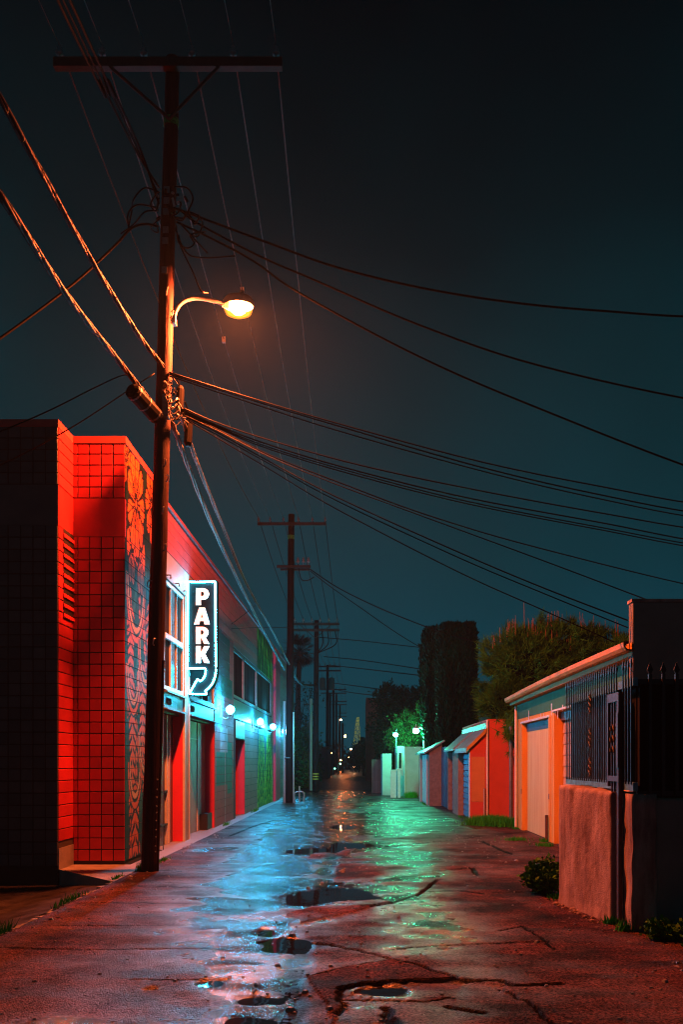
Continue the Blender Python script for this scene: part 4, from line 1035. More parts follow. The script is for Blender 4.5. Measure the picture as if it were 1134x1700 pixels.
# second pole with riser conduits
X2a, X2b, Y2 = -2.66, -2.58, 32.4
p2 = thing('utility_pole', 'second wooden utility pole at the far corner of the warehouse with riser conduits', 'utility pole', (X2a, Y2, 0), 'utility poles down the alley')
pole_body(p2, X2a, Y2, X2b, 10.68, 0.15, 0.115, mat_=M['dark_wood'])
MB().box(-3.82, -1.28, Y2 - 0.2, Y2 - 0.12, 10.24, 10.34).build('crossarm', M['crossarm'], p2)
a2 = MB().box(-3.1, -1.85, Y2 - 0.2, Y2 - 0.12, 8.66, 8.76).build('crossarm', M['crossarm'], p2)
MB().box(-3.0, -1.9, Y2 + 0.12, Y2 + 0.2, 8.63, 8.71).build('crossarm', M['crossarm'], p2)
INS2 = [(px - VX) / 44.7 for px in (429, 449, 471, 496, 519, 540)]
for x in INS2: inst(ins_m, 'insulator', (max(x, -3.78), Y2 - 0.16, 10.34), p2)
for x in (-2.32, -2.12, -1.94): inst(ins_m, 'insulator', (x, Y2 - 0.16, 8.76), p2, scale=(1.3, 1.3, 1.6))
MB().tube([(-2.59, Y2, 9.76), (-2.59, Y2, 9.90)], 0.128, 14).build('tag_band', M['green_tag'], p2)
MB().tube([(X2a - 0.17, Y2 - 0.06, -0.1), (X2a - 0.17, Y2 - 0.06, 3.75)], 0.055, 10).build('riser_conduit', M['galv'], p2)
MB().tube([(X2a + 0.17, Y2 - 0.06, -0.1), (X2a + 0.17, Y2 - 0.06, 3.35)], 0.035, 10).build('riser_conduit', M['galv'], p2)
MB().tube(smoothpts([(-2.32, Y2 - 0.16, 8.8), (-2.2, Y2 - 0.2, 8.25), (-1.95, Y2 - 0.2, 8.2), (-1.72, Y2 - 0.2, 8.32)], 8), 0.018, 6).build('jumper', M['cable'], p2)
MB().tube([(X2a - 0.17, Y2 - 0.13, 1.65), (X2a + 0.05, Y2 - 0.16, 1.65)], 0.02, 6).build('strap', M['steel'], p2)

far = [('third wooden pole with a double crossarm and yellow reflector bands', 524, 43.5, 1030, (1037, 1047), 38, 0.15),
       ('fourth pole down the alley, carrying two pale transformers', 543, 80, 1104, (1107, 1114), 22, 0.16),
       ('fifth pole down the alley, just beyond the transformer pole', 553, 105, 1128, (1145, 1151), 21, 0.17),
       ('sixth pole down the alley, low over the orange lights', 558, 130, 1150, (1165, 1170), 17, 0.18),
       ('farthest pole, a thin line over the lights at the end of the alley', 564, 155, 1170, (1184, 1190), 11, 0.19)]
FAR = []
for lab, px, d, ty, ay, hw, rad in far:
    s = F / d; x = (px - VX) / s; zt = EYE + (HY - ty) / s
    p = thing('utility_pole', lab, 'utility pole', (x, d, 0), 'utility poles down the alley')
    pole_body(p, x, d, x + 0.05, zt, rad, rad * 0.8, seg=10, n=10, mat_=M['dark_wood'])
    ends = []
    for a in ay:
        z = EYE + (HY - a) / s; w_ = hw / s
        MB().box(x - w_ * 0.95, x + w_ * 1.05, d - rad - 0.1, d - rad, z - 0.06, z + 0.06).build('crossarm', M['crossarm'], p)
        ends.append((x, w_, z))
    for k in range(6):
        xx = x - w_ * 0.9 + w_ * 1.85 * k / 5
        inst(ins_m, 'insulator', (xx, d - rad - 0.05, ends[0][2] + 0.06), p, scale=(1.2, 1.2, 1.3))
    FAR.append((x, d, w_, ends, p))
for lab, px, ty, d in (('slim pale service pole just left of the third pole', 516, 1160, 46.0), ('slim dark pole beside the bright orange far lamp', 569, 1200, 118.0), ('slim dark pole between the fourth and fifth poles', 548, 1150, 92.0)):
    q = at(px, ty, d); t_ = thing('service_pole', lab, 'pole', (q.x, d, 0))
    MB().tube([(q.x, d, -0.3), (q.x, d, q.z)], 0.06 + d * 0.0006, 8).build('shaft', M['galv'] if d < 50 else M['crossarm'], t_)
    MB().tube([(q.x - 0.4, d, q.z - 0.3), (q.x + 0.4, d, q.z - 0.3)], 0.04, 6).build('crossarm', M['crossarm'], t_)
x3, d3, w3, e3, p3 = FAR[0]
for sgn in (-1, 1):
    MB().tube([(x3, d3 - 0.17, e3[0][2] - 0.7), (x3 + sgn * 0.75, d3 - 0.2, e3[0][2] - 0.06)], 0.02, 6).build('brace', M['crossarm'], p3)
for k in range(3):
    z = 0.62 + k * 0.13; MB().tube([(x3, d3, z), (x3, d3, z + 0.06)], 0.16, 14).build('reflector_band', M['yellow_tag'], p3)
for xx in (0.33, 0.6, 0.98):
    MB().tube(smoothpts([(x3 + xx, d3 - 0.2, e3[1][2] - 0.05), (x3 + xx + 0.02, d3 - 0.2, e3[1][2] - 0.7), (x3 + 0.1, d3 - 0.2, e3[1][2] - 1.15)], 8), 0.025, 5).build('jumper', M['cable'], p3)
x4, d4, w4, e4, p4 = FAR[1]
for xx in (-0.42, 0.42):
    MB().lathe((x4 + xx, d4, 8.1), [(0.25, 0), (0.27, 0.1), (0.27, 1.0), (0.2, 1.1), (0.05, 1.15)], 12).build('transformer', M['pale_panel'], p4)

# ------------------------------------------------------------------ wires
WIRES = []
def wire(label, pts, r, m='cable', group=None, n=6, name='wire', k=8):
    o = MB().tube(smoothpts(pts, k), r, n).build(name, M[m], smooth=True)
    tag(o, label, 'wire' if name == 'wire' else 'cable', group); return o
def pxw(pts, d0, d1):
    L = len(pts) - 1; x0, x1 = pts[0][0], pts[-1][0]
    out = []
    for (px, py) in pts:
        t = (px - x0) / (x1 - x0); d = 1 / ((1 - t) / d0 + t / d1); out.append(at(px, py, d))
    return out
place6 = ['leftmost', 'second from the left', 'third from the left', 'third from the right', 'second from the right', 'rightmost']
for k, x in enumerate(INS):
    xb = max(INS2[k], -3.78); A = Vector((x, YP - 0.165, ZA + 0.26)); B = Vector((xb, Y2 - 0.16, 10.53))
    pts = [A.lerp(B, t) - Vector((0, 0, 1.1 * 4 * t * (1 - t) * 0.5)) for t in [i / 12 for i in range(13)]]
    o = wire('bare wire on the ' + place6[k] + ' insulator, from near pole to second pole', pts, 0.0115, 'bare', 'power lines along the alley', k=2)
    C = Vector((x - 0.02, -11, ZA + 0.26))
    pts2 = [A.lerp(C, t) - Vector((0, 0, 0.9 * 4 * t * (1 - t) * 0.5)) for t in [i / 12 for i in range(13)]]
    wire('thin bare wire overhead, leaving the ' + place6[k] + ' insulator towards the viewer', pts2, 0.007, 'bare', 'power lines overhead', k=2)
    if k in (2, 3):
        for py in ((519,) if k == 3 else (608,)):
            p = pts[3 if k == 3 else 4]; MB().box(p.x - 0.035, p.x + 0.035, p.y - 0.03, p.y + 0.03, p.z - 0.07, p.z + 0.05).build('line_marker', M['white_paint'], o)
    a3 = FAR[0]; D = Vector((a3[0] - a3[2] * 0.9 + a3[2] * 1.85 * k / 5, a3[1] - 0.2, a3[3][0][2] + 0.25))
    pts3 = [B.lerp(D, t) - Vector((0, 0, 0.5 * 4 * t * (1 - t) * 0.5)) for t in [i / 6 for i in range(7)]]
    wire('faint wire on the ' + place6[k] + ' insulator between the second and third poles', pts3, 0.012, 'cable', 'wires between far poles', n=4, k=2)
for i in range(len(FAR) - 1):
    a, b_ = FAR[i], FAR[i + 1]
    nth = ['third', 'fourth', 'fifth', 'sixth', 'farthest']
    for k in range(6):
        A = Vector((a[0] - a[2] * 0.9 + a[2] * 1.85 * k / 5, a[1], a[3][0][2] + 0.25)); B = Vector((b_[0] - b_[2] * 0.9 + b_[2] * 1.85 * k / 5, b_[1], b_[3][0][2] + 0.25))
        pts = [A.lerp(B, t) - Vector((0, 0, 1.6 * t * (1 - t))) for t in [j / 6 for j in range(7)]]
        wire('faint wire, ' + place6[k] + ' of six from ' + nth[i] + ' to ' + nth[i + 1] + ' pole', pts, 0.014, 'cable', 'distant wires', n=4, k=1)

# lashed cable bundles coming over the viewer to the pole
def bundle(label, pts, r=0.02, strands=3, m='bundle', lash=True, name='cable_bundle', k=14):
    P = smoothpts(pts, k); b = MB()
    for s_ in range(strands):
        q = []
        for i, p in enumerate(P):
            a = i * 0.35 + s_ * 2 * PI / strands
            t = (P[min(i + 1, len(P) - 1)] - P[max(i - 1, 0)]).normalized(); u = t.cross(Vector((0, 0, 1))).normalized(); w_ = t.cross(u)
            q.append(p + (u * math.cos(a) + w_ * math.sin(a)) * r * 1.0)
        b.tube(q, r * 0.85, 6)
    if lash:
        L = []; tot = 0
        for i in range(len(P) - 1):
            l = (P[i + 1] - P[i]).length; n_ = max(3, int(l / 0.03))
            t = (P[i + 1] - P[i]).normalized(); u = t.cross(Vector((0, 0, 1))).normalized(); w_ = t.cross(u)
            for j in range(n_):
                a = (tot + l * j / n_) * 2 * PI / 0.16; L.append(P[i].lerp(P[i + 1], j / n_) + (u * math.cos(a) + w_ * math.sin(a)) * r * 2.05)
            tot += l
        b.tube(L, 0.0035, 4)
    o = b.build(name, M[m], smooth=True); tag(o, label, 'cable'); return o
A1 = Vector((-2.70, YP - 0.16, 6.90)); A2 = Vector((-2.82, YP - 0.18, 6.35))
bundle('upper thick lashed cable sloping from the top left edge to the near pole', [(-2.95, -6, 7.25), at(-180, -153, 6.0), at(0, 165, 7.25), at(150, 430, 9.6), at(230, 557, 11.2), A1], 0.017, 3)
bundle('lower thick lashed cable running past the splice case to the near pole', [(-3.1, -6, 6.55), at(-180, 80, 6.0), at(0, 325, 7.25), at(110, 490, 9.0), at(200, 604, 10.9), A2], 0.019, 4)
bundle('lower cable, coloured pale as neon-lit, from the near pole down to the second pole', [at(266, 655, 12.0), at(289, 713, 12.3), at(317, 787, 13.6), at(365, 902, 17.0), at(428, 1030, 24.5), (X2a - 0.16, Y2 - 0.1, 4.9)], 0.020, 3, m='bundle_neon_lit')
bundle('upper cable, coloured pale as neon-lit, from the near pole down to the second pole', [at(292, 672, 12.0), at(302, 695, 12.2), at(328, 772, 13.6), at(372, 880, 17.2), at(410, 972, 21.9), at(454, 1052, 29.0), (X2a + 0.02, Y2 - 0.15, 5.1)], 0.017, 3, m='bundle_neon_lit')
bundle('cable tangle running on from the second pole to the third pole', [(X2a, Y2 + 0.1, 5.0), at(500, 1135, 37), (x3, d3 - 0.1, 5.3)], 0.03, 3, lash=False)
for k, (dx, dz, lab) in enumerate(((0, 0, 'left'), (0.09, 0.10, 'middle'), (0.2, 0.02, 'right'))):
    wire('thick service cable overhead on the left, the ' + lab + ' one of three crossing behind the crossarm', [(-4.3 + dx, -4, 9.9 + dz), at(95 + dx * 100, 0, 9.2), at(168 + dx * 70, 140 - dz * 60, 10.4), at(225 + dx * 40, 250, 11.6), at(264, 312 + k * 14, 12.05)], 0.016 if k != 1 else 0.011, 'cable', 'service cables overhead')
# splice case on the lower bundle
sc_ = thing('splice_case', 'dark cable splice case hanging on the lower bundle left of the pole', 'splice case', at(238, 655, 11.6))
a, b_ = at(216, 632, 11.3), at(262, 682, 11.85)
dv = (b_ - a); off = Vector((0, 0, -0.10))
MB().tube([a + off, a + off + dv * 0.06, b_ + off - dv * 0.06, b_ + off], [0.06, 0.105, 0.105, 0.06], 12).build('case', M['cable'], sc_, smooth=False)
for t in (0.15, 0.5, 0.85): MB().tube([a + off + dv * (t - 0.02), a + off + dv * (t + 0.02)], 0.110, 12).build('band', M['steel'], sc_)
for t in (0.2, 0.8): MB().tube([a + off + dv * t, a + dv * t + Vector((0, 0, 0.03))], 0.012, 5).build('hanger', M['galv'], sc_)
for k, (x, y, z, lab) in enumerate(((-2.475, 12.485, 6.26, 'upright capsule added behind the pole to cast tile shadows, lower of two'), (-2.60, 12.48, 6.62, 'upright capsule added behind the pole to cast tile shadows, upper of two'))):
    cc = thing('added_occluder', lab, 'added shadow caster', (x, y, z - 0.25), 'added shadow casters')  # capsules added as occluders for the diagonal shadows on the red tiles
    MB().tube([(x, y, z - 0.25), (x, y, z - 0.2), (x + 0.02, y, z + 0.2), (x + 0.02, y, z + 0.25)], [0.035, 0.058, 0.058, 0.035], 10).build('case', M['cable'], cc)
    MB().tube([(x + 0.02, y, z + 0.24), (x - 0.02, y - 0.12, z + 0.34)], 0.012, 6).build('hanger', M['cable'], cc)
# drops to the right
drops = [
    ('topmost black cable crossing the sky to the right edge', [(288, 345), (340, 364), (450, 405), (560, 444), (700, 478), (850, 502), (1000, 516), (1200, 527)], 12.0, 14.5, 0.020),
    ('second black cable crossing the sky to the right edge', [(300, 350), (330, 372), (430, 425), (520, 464), (700, 541), (900, 608), (1200, 673)], 12.0, 14, 0.018),
    ('third black cable, sagging steeply towards the right edge', [(292, 368), (345, 393), (420, 433), (500, 488), (700, 594), (900, 680), (1200, 795)], 12.0, 13.5, 0.018),
    ('upper cable of the bundle leaving the pole below the lamp', [(280, 618), (400, 656), (560, 703), (800, 767), (1000, 808), (1200, 843)], 12.0, 15, 0.014),
    ('middle cable of the bundle leaving the pole below the lamp', [(280, 621), (400, 659), (560, 707), (800, 776), (1000, 822), (1200, 858)], 12.0, 15, 0.014),
    ('lowest cable of the bundle leaving the pole below the lamp', [(280, 624), (400, 664), (560, 715), (800, 782), (1000, 829), (1200, 866)], 12.0, 15, 0.012),
    ('top cable of the lower fan of drops, ending at the right edge', [(300, 676), (360, 702), (450, 732), (600, 773), (783, 812), (1000, 852), (1200, 884)], 12.0, 16, 0.014),
    ('second cable of the lower fan of drops, ending at the right edge', [(300, 679), (360, 706), (450, 740), (600, 784), (783, 828), (1000, 868), (1200, 905)], 12.0, 16, 0.014),
    ('third cable of the lower fan of drops, ending at the right edge', [(300, 681), (360, 708), (450, 744), (600, 788), (783, 834), (1000, 876), (1200, 911)], 12.0, 16, 0.012),
    ('fourth cable of the lower fan of drops, ending at the right edge', [(300, 683), (360, 710), (450, 747), (600, 792), (783, 838), (1000, 880), (1200, 916)], 12.0, 16, 0.012),
    ('fifth cable of the lower fan, dipping lower towards the right edge', [(300, 685), (360, 713), (450, 757), (560, 800), (712, 856), (900, 911), (1200, 983)], 12.0, 17, 0.013),
    ('sixth cable of the lower fan, reaching the top of the grey parapet', [(300, 687), (360, 715), (450, 760), (560, 805), (712, 861), (900, 930), (1086, 1000)], 12.0, 11.0, 0.010),
    ('seventh cable of the lower fan, tied to the side of the grey parapet', [(300, 689), (360, 718), (450, 768), (560, 826), (762, 917), (900, 975), (1043, 1030)], 12.0, 11.05, 0.012),
    ('eighth cable of the lower fan, tied low on the grey parapet', [(300, 691), (360, 722), (450, 772), (560, 832), (762, 926), (900, 984), (1043, 1042)], 12.0, 11.05, 0.010),
    ('lowest cable of the fan, falling behind the garage roof', [(300, 692), (360, 727), (450, 781), (560, 846), (762, 950), (900, 1012), (1020, 1066)], 12.0, 15.0, 0.012),
    ('black cable curving from the coils down to the left edge', [(262, 376), (240, 372), (216, 380), (190, 408), (120, 472), (0, 561), (-80, 610)], 12.0, 9.5, 0.020),
    ('thin cable from the splice case to the left edge', [(218, 628), (204, 623), (160, 642), (80, 682), (0, 716), (-80, 745)], 11.3, 10.6, 0.011),
    ('thin cable from the near pole down across the dark building', [(256, 620), (210, 650), (131, 702), (60, 742), (0, 772), (-80, 808)], 11.9, 10.6, 0.011),
]
for lab, pts, d0, d1, r_ in drops:
    W_ = pxw(pts, d0, d1)
    if pts[-1][0] in (1200, -80):                    # runs on to a roof well outside the view
        dv = (W_[-1] - W_[-2]).normalized(); W_.append(W_[-1] + dv * 5 + Vector((0, 0, 0.25))); W_.append(W_[-1] + dv * 6 + Vector((0, 0, 0.9)))
    wire(lab, W_, r_ * 0.8, 'black_cable' if 'black' in lab else 'cable', None, k=6)
# wires from the second pole to the right, one with beads of light reflected
bs = [(515, 945), (560, 975), (620, 1005), (680, 1030), (735, 1050), (800, 1068), (860, 1090)]
wire('black wire from the second pole to the trees on the right, upper of two', pxw(bs, 32.4, 30), 0.022, 'cable')
bs = [(515, 948), (550, 975), (600, 1010), (650, 1045), (690, 1070), (720, 1085)]
wire('black wire from the second pole to the trees on the right, lower of two', pxw(bs, 32.4, 34), 0.016, 'cable')
for k, (ya, yb, lab) in enumerate(((1064, 1078, 'highest'), (1096, 1118, 'second'), (1110, 1125, 'third'), (1140, 1160, 'fourth'), (1152, 1162, 'lowest'))):
    wire('thin dark wire crossing the far alley to the trees, ' + lab + ' of five', pxw([(530 + k * 8, ya - 6), (600, ya), (700, (ya + yb) / 2 + 4), (735, yb)], 44 + 12 * k, 44), 0.02 + 0.004 * k, 'cable', n=4)
# tangle of drip loops at the pole
coil = thing('cable_coils', 'tangle of black drip loops and splices round the pole above the lamp', 'cable coils', at(270, 350, 12.0))
loops = [[(265, 320), (240, 312), (222, 330), (218, 352), (213, 376)], [(262, 345), (228, 340), (212, 356), (214, 384)], [(262, 350), (240, 352), (222, 372), (200, 388)],
         [(288, 310), (310, 312), (320, 330), (312, 352), (318, 362)], [(290, 340), (300, 336), (296, 352), (288, 360), (302, 366), (312, 352), (330, 358)],
         [(285, 360), (305, 362), (312, 352), (322, 372), (330, 362)], [(292, 374), (296, 402), (310, 412), (322, 404), (316, 390), (340, 385)],
         [(290, 380), (310, 420), (340, 428), (390, 425)], [(296, 390), (300, 410), (320, 452), (333, 482), (345, 486)], [(330, 362), (336, 372), (328, 392), (318, 390)],
         [(264, 328), (258, 350), (250, 338), (262, 318)], [(266, 362), (250, 378), (262, 386), (258, 368)], [(300, 372), (330, 405), (344, 420)]]
r = random.Random(9)
for q in loops:
    MB().tube(smoothpts([at(x, y, 11.95 + r.uniform(-0.12, 0.18)) for x, y in q], 7), 0.0115, 6).build('loop', M['cable'], coil, smooth=True)
for k in range(9):
    p = at(r.uniform(258, 306), r.uniform(318, 378), 11.9); MB().tube([p, p + Vector((r.uniform(-.08, .08), r.uniform(-.05, .05), r.uniform(-.1, .1)))], 0.018, 6).build('connector', M['galv'] if k % 3 == 0 else M['cable'], coil)
# terminal clutter under the lamp
tb = thing('cable_terminal', 'cluster of clamps and terminals on the pole where the drops fan out', 'cable terminal', at(285, 675, 11.95))
MB().box(-2.70, -2.62, YP - 0.22, YP - 0.08, 6.2, 6.5).build('terminal_box', M['steel'], tb)
for k in range(46):
    t = k / 45; p = at(276 + 22 * t + r.uniform(-9, 11), 630 + 66 * t + r.uniform(-8, 8), 11.9 + r.uniform(-0.06, 0.06))
    q = p + Vector((r.uniform(-.06, .06), r.uniform(-.05, .05), r.uniform(-.08, .05)))
    MB().tube([p, q], r.uniform(0.006, 0.016), 5).build('clamp', M['galv'] if k % 2 else M['cable'], tb)
for k in range(6):
    p = at(280 + k * 2, 640 + k * 9, 11.88); MB().tube(smoothpts([p, p + Vector((-0.05, -0.05, -0.1)), p + Vector((0.03, -0.08, -0.2)), p + Vector((0.08, 0, -0.12))], 5), 0.007, 5).build('tail', M['cable'], tb)
wire('thin wire strung from the near pole to the sign wall', [at(250, 835, 12.1), at(262, 822, 13), at(276, 828, 14.9)], 0.006, 'cable')
for pts, lab in (([(384, 1036), (400, 1024), (428, 1002)], 'short guy wire rising from the wall beside the sign'), ([(384, 1044), (428, 1042), (480, 1042)], 'level guy wire from the wall beside the sign to the second pole')):
    wire(lab, pxw(pts, 22.3, 27 if pts[-1][0] < 450 else 32.2), 0.010, 'cable')

# ------------------------------------------------------------------ foliage tools
def leaves(name, parent, mat_, P, N_, size, aspect=1.6, jit=0.4, kind=None, seed=1, droop=0.0, up=None):
    """P: (n,3) positions, N_: outward directions; one quad leaf each"""
    r_ = np.random.default_rng(seed); n = len(P)
    d = N_ + r_.normal(0, jit, (n, 3)); d[:, 2] -= droop
    if up is not None: d = d * (1 - up) + np.array([0, 0, 1]) * up + r_.normal(0, 0.12, (n, 3))
    d /= np.linalg.norm(d, axis=1, keepdims=True) + 1e-9
    s = np.cross(d, r_.normal(0, 1, (n, 3))); s /= np.linalg.norm(s, axis=1, keepdims=True) + 1e-9
    sz = size * r_.uniform(0.6, 1.35, (n, 1))
    a = P - s * sz * 0.10; b = P + d * sz * aspect * 0.5 + s * sz * 0.42; c = P + d * sz * aspect; e = P + d * sz * aspect * 0.5 - s * sz * 0.42
    V = np.stack([a, b, c, e], 1).reshape(-1, 3); Fq = np.arange(4 * n).reshape(n, 4)
    return raw_mesh(name, V, Fq, mat_, parent, kind)

def blob_points(c, rad, n, seed, shell=0.55, lump=0.35):
    r_ = np.random.default_rng(seed)
    d = r_.normal(0, 1, (n, 3)); d /= np.linalg.norm(d, axis=1, keepdims=True)
    ph = r_.uniform(0, 6.28, 6)
    l = 1 + lump * (np.sin(3.1 * d[:, 0] * 2 + ph[0]) * np.sin(3.7 * d[:, 1] * 2 + ph[1]) + 0.7 * np.sin(5.3 * d[:, 2] + ph[2]) * np.sin(6.1 * d[:, 0] + ph[3]))
    rr = (shell + (1 - shell) * r_.uniform(0, 1, n) ** 0.6) * l
    return np.array(c) + d * rr[:, None] * np.array(rad), d

def tree(name, label, cat, base, blobs, n, leaf_size, mat_, trunk_r=0.12, group=None, seed=1, limbs=4, stemz=None):
    t = thing(name, label, cat, base, group); r_ = random.Random(seed)
    c0 = blobs[0][0]
    b = MB(); top = Vector((c0[0], c0[1], c0[2]))
    bs_ = Vector(base)
    b.tube(smoothpts([bs_ - Vector((0, 0, 0.3)), bs_.lerp(top, 0.4) + Vector((r_.uniform(-.1, .1), 0, 0)), top], 5), [trunk_r * (1 - 0.05 * i) for i in range(11)], 8)
    b.build('trunk', M['bark'], t, smooth=True)
    for i in range(limbs):
        bl = blobs[i % len(blobs)]; tgt = Vector(bl[0]) + Vector([r_.uniform(-0.6, 0.6) * q for q in bl[1]])
        st = bs_.lerp(top, r_.uniform(0.35, 0.7))
        MB().tube(smoothpts([st, st.lerp(tgt, 0.5) + Vector((0, 0, 0.1)), tgt], 4), [trunk_r * 0.45 * (1 - 0.09 * j) for j in range(9)], 6).build('limb', M['bark'], t, smooth=True)
    tot = sum(bl[1][0] * bl[1][1] * bl[1][2] for bl in blobs) ; P = []; D = []
    for i, (c, rad) in enumerate(blobs):
        k = int(n * (rad[0] * rad[1] * rad[2]) / tot) + 50
        p, d = blob_points(c, rad, k, seed * 31 + i); P.append(p); D.append(d)
    leaves('crown', t, mat_, np.concatenate(P), np.concatenate(D), leaf_size, seed=seed, jit=0.7)
    return t

# ------------------------------------------------------------------ right side: wall, gate, fence
rw = thing('stucco_wall', 'rough crumbling stucco wall end lit red, left of the iron gate', 'wall', (2.25, 8.7, 0))
nu_c, nv_c = 80, 80
A = np.array([2.10, 9.28]); B = np.array([2.335, 8.13]); tdir = (B - A) / np.linalg.norm(B - A); nrm = np.array([-tdir[1] * -1, tdir[0] * -1]); nrm = np.array([tdir[1], -tdir[0]])
if nrm[0] > 0: nrm = -nrm
u = np.linspace(0, 1, nu_c + 1); v = np.linspace(0, 1, nv_c + 1); UU, VV = np.meshgrid(u, v)
ln = np.linalg.norm(B - A)
bulge = 0.030 * (fbm(UU * ln * 5, VV * 1.25 * 2.2, 4, 71) - 0.5) + 0.007 * (fbm(UU * ln * 30, VV * 1.25 * 30, 4, 73) - 0.5) + 0.07 * np.clip(0.12 - VV, 0, 1) / 0.12 * fbm(UU * 7, VV * 3, 2, 77) * 0.8
topz = 1.255 - 0.035 * UU + 0.02 * (fbm(UU * 9, UU * 0, 3, 75) - 0.5)
edge = np.minimum(np.minimum(UU, 1 - UU) / 0.03, np.minimum(1 - VV, 1) / 0.03).clip(0, 1)
PXY = A[None, None] + (B - A)[None, None] * UU[..., None] + nrm[None, None] * (bulge - 0.02 * (1 - edge) ** 2)[..., None]
Zc = -0.06 + VV * (topz + 0.06)
Vf = np.concatenate([PXY, Zc[..., None]], -1).reshape(-1, 3)
ids = np.arange((nu_c + 1) * (nv_c + 1)).reshape(nv_c + 1, nu_c + 1)
Fq = np.stack([ids[:-1, :-1], ids[:-1, 1:], ids[1:, 1:], ids[1:, :-1]], -1).reshape(-1, 4)
thick = 0.24
Vb = Vf.copy(); Vb[:, 0] -= nrm[0] * thick; Vb[:, 1] -= nrm[1] * thick
nn = len(Vf); top_i = ids[-1]; L_i = ids[:, 0]; R_i = ids[:, -1]
Fs = [np.stack([ids[1:, :-1], ids[1:, 1:], ids[:-1, 1:], ids[:-1, :-1]], -1).reshape(-1, 4) + nn]
for e in (top_i, L_i, R_i): Fs.append(np.stack([e[:-1], e[1:], e[1:] + nn, e[:-1] + nn], -1))
o = raw_mesh('wall_face', np.concatenate([Vf, Vb]), np.concatenate([Fq] + Fs), M['stucco'], rw, smooth=True)
bm = bmesh.new(); bm.from_mesh(o.data); bmesh.ops.recalc_face_normals(bm, faces=bm.faces); bm.to_mesh(o.data); bm.free()
# rubble spilled at the foot
r = random.Random(12); rb = MB()
for k in range(40):
    t = r.random(); p = A + (B - A) * t + nrm * r.uniform(-0.02, 0.12) * (0.6 + t); s_ = r.uniform(0.008, 0.028)
    rb.ball((p[0], p[1], s_ * 0.2), s_, s_ * r.uniform(0.7, 1.3), s_ * 0.7, 6, 4)
rb.build('rubble', M['stucco'], kind='stuff')

gp_ = thing('gate_pillar', 'dark stucco garden wall right of the gate with a red-lit end', 'wall', (2.4, 7.7, 0))
def stucco_box(x0, x1, y0, y1, z0, z1, mat_, parent, name, seed):
    bm = bmesh.new(); bmesh.ops.create_cube(bm, size=1)
    for v_ in bm.verts: v_.co = ((x0 + x1) / 2 + v_.co.x * (x1 - x0), (y0 + y1) / 2 + v_.co.y * (y1 - y0), (z0 + z1) / 2 + v_.co.z * (z1 - z0))
    bmesh.ops.subdivide_edges(bm, edges=bm.edges, cuts=14, use_grid_fill=True)
    for v_ in bm.verts:
        q = v_.co; h = float(fbm(np.array(q.x * 6 + q.y * 7), np.array(q.z * 6 + q.y * 2), 4, seed)) - 0.5
        q.x += h * 0.045; q.y += h * 0.03; q.z += h * 0.02
    me = bpy.data.meshes.new(name); off = WLOC[parent.name]
    for v_ in bm.verts: v_.co -= off
    bm.to_mesh(me); bm.free(); me.materials.append(mat_); me.polygons.foreach_set('use_smooth', [True] * len(me.polygons))
    o = bpy.data.objects.new(name, me); COL.objects.link(o); o.parent = parent; WLOC[o.name] = off; return o
stucco_box(2.405, 2.62, 7.72, 8.0, -0.05, 1.215, M['stucco'], gp_, 'pillar', 81)
MB().box(2.42, 5.6, 7.735, 7.93, -0.3, 1.175).build('wall_panel', M['grey_stucco'], gp_, bevel=0.02)
# iron fence along the alley on top of the wall, turning the corner
fx = 2.42
fe = thing('iron_fence', 'spear-topped iron fence above the stucco wall, backed with black sheet, beside the orange garage', 'fence', (fx, 9, 1.25))
FZ0, FZ1 = 1.29, 2.20
MB().box(fx - 0.022, fx + 0.022, 8.14, 10.2, FZ0 - 0.045, FZ0 + 0.03).build('rail', M['rail_blue'], fe)
MB().box(fx - 0.022, fx + 0.022, 7.68, 7.95, FZ0 - 0.045, FZ0 + 0.03).build('rail', M['rail_blue'], fe)
MB().box(fx - 0.022, fx + 0.022, 7.68, 10.2, FZ1 - 0.03, FZ1 + 0.045).build('rail', M['rail_blue'], fe)
MB().box(fx + 0.05, fx + 0.056, 7.72, 10.2, FZ0, FZ1).build('privacy_sheet', M['sheet'], fe)
def picket(z0, z1, w=0.0055):
    b = MB(); b.box(-w, w, -w, w, z0, z1)
    for a, c, h in ((0.010, 0.024, 0.03), (0.024, 0.0, 0.075)): pass
    base = len(b.v)
    b.v += [(-0.006, -0.006, z1), (0.006, -0.006, z1), (0.006, 0.006, z1), (-0.006, 0.006, z1), (-0.02, -0.008, z1 + 0.035), (0.02, -0.008, z1 + 0.035), (0.02, 0.008, z1 + 0.035), (-0.02, 0.008, z1 + 0.035), (0, 0, z1 + 0.105)]
    for f in ((0, 1, 5, 4), (1, 2, 6, 5), (2, 3, 7, 6), (3, 0, 4, 7), (4, 5, 8), (5, 6, 8), (6, 7, 8), (7, 4, 8)): b.f.append(tuple(base + i for i in f))
    return b
pk_m = mesh_only(picket(-0.90, 0.13), 'picket', M['iron'])
y = 8.16
while y < 10.2:
    inst(pk_m, 'picket', (fx - 0.027, y, FZ1), fe, rot=(0, 0, PI / 2)); y += 0.083
for y in (7.72, 7.80, 7.88, 7.96): inst(pk_m, 'picket', (fx - 0.027, y, FZ1), fe, rot=(0, 0, PI / 2))
for y, z in ((9.05, 1.75), (9.05, 2.1), (9.05, 1.45)):     # cast scroll ornaments
    b = MB()
    for sgn in (-1, 1):
        for sz in (-1, 1):
            b.tube([(fx - 0.045, y + sgn * (0.01 + 0.035 * math.sin(t * 0.9)), z + sz * (0.0 + 0.10 * t / 6)) for t in range(7)], 0.006, 4)
    b.build('scroll', M['iron_worn'], fe)
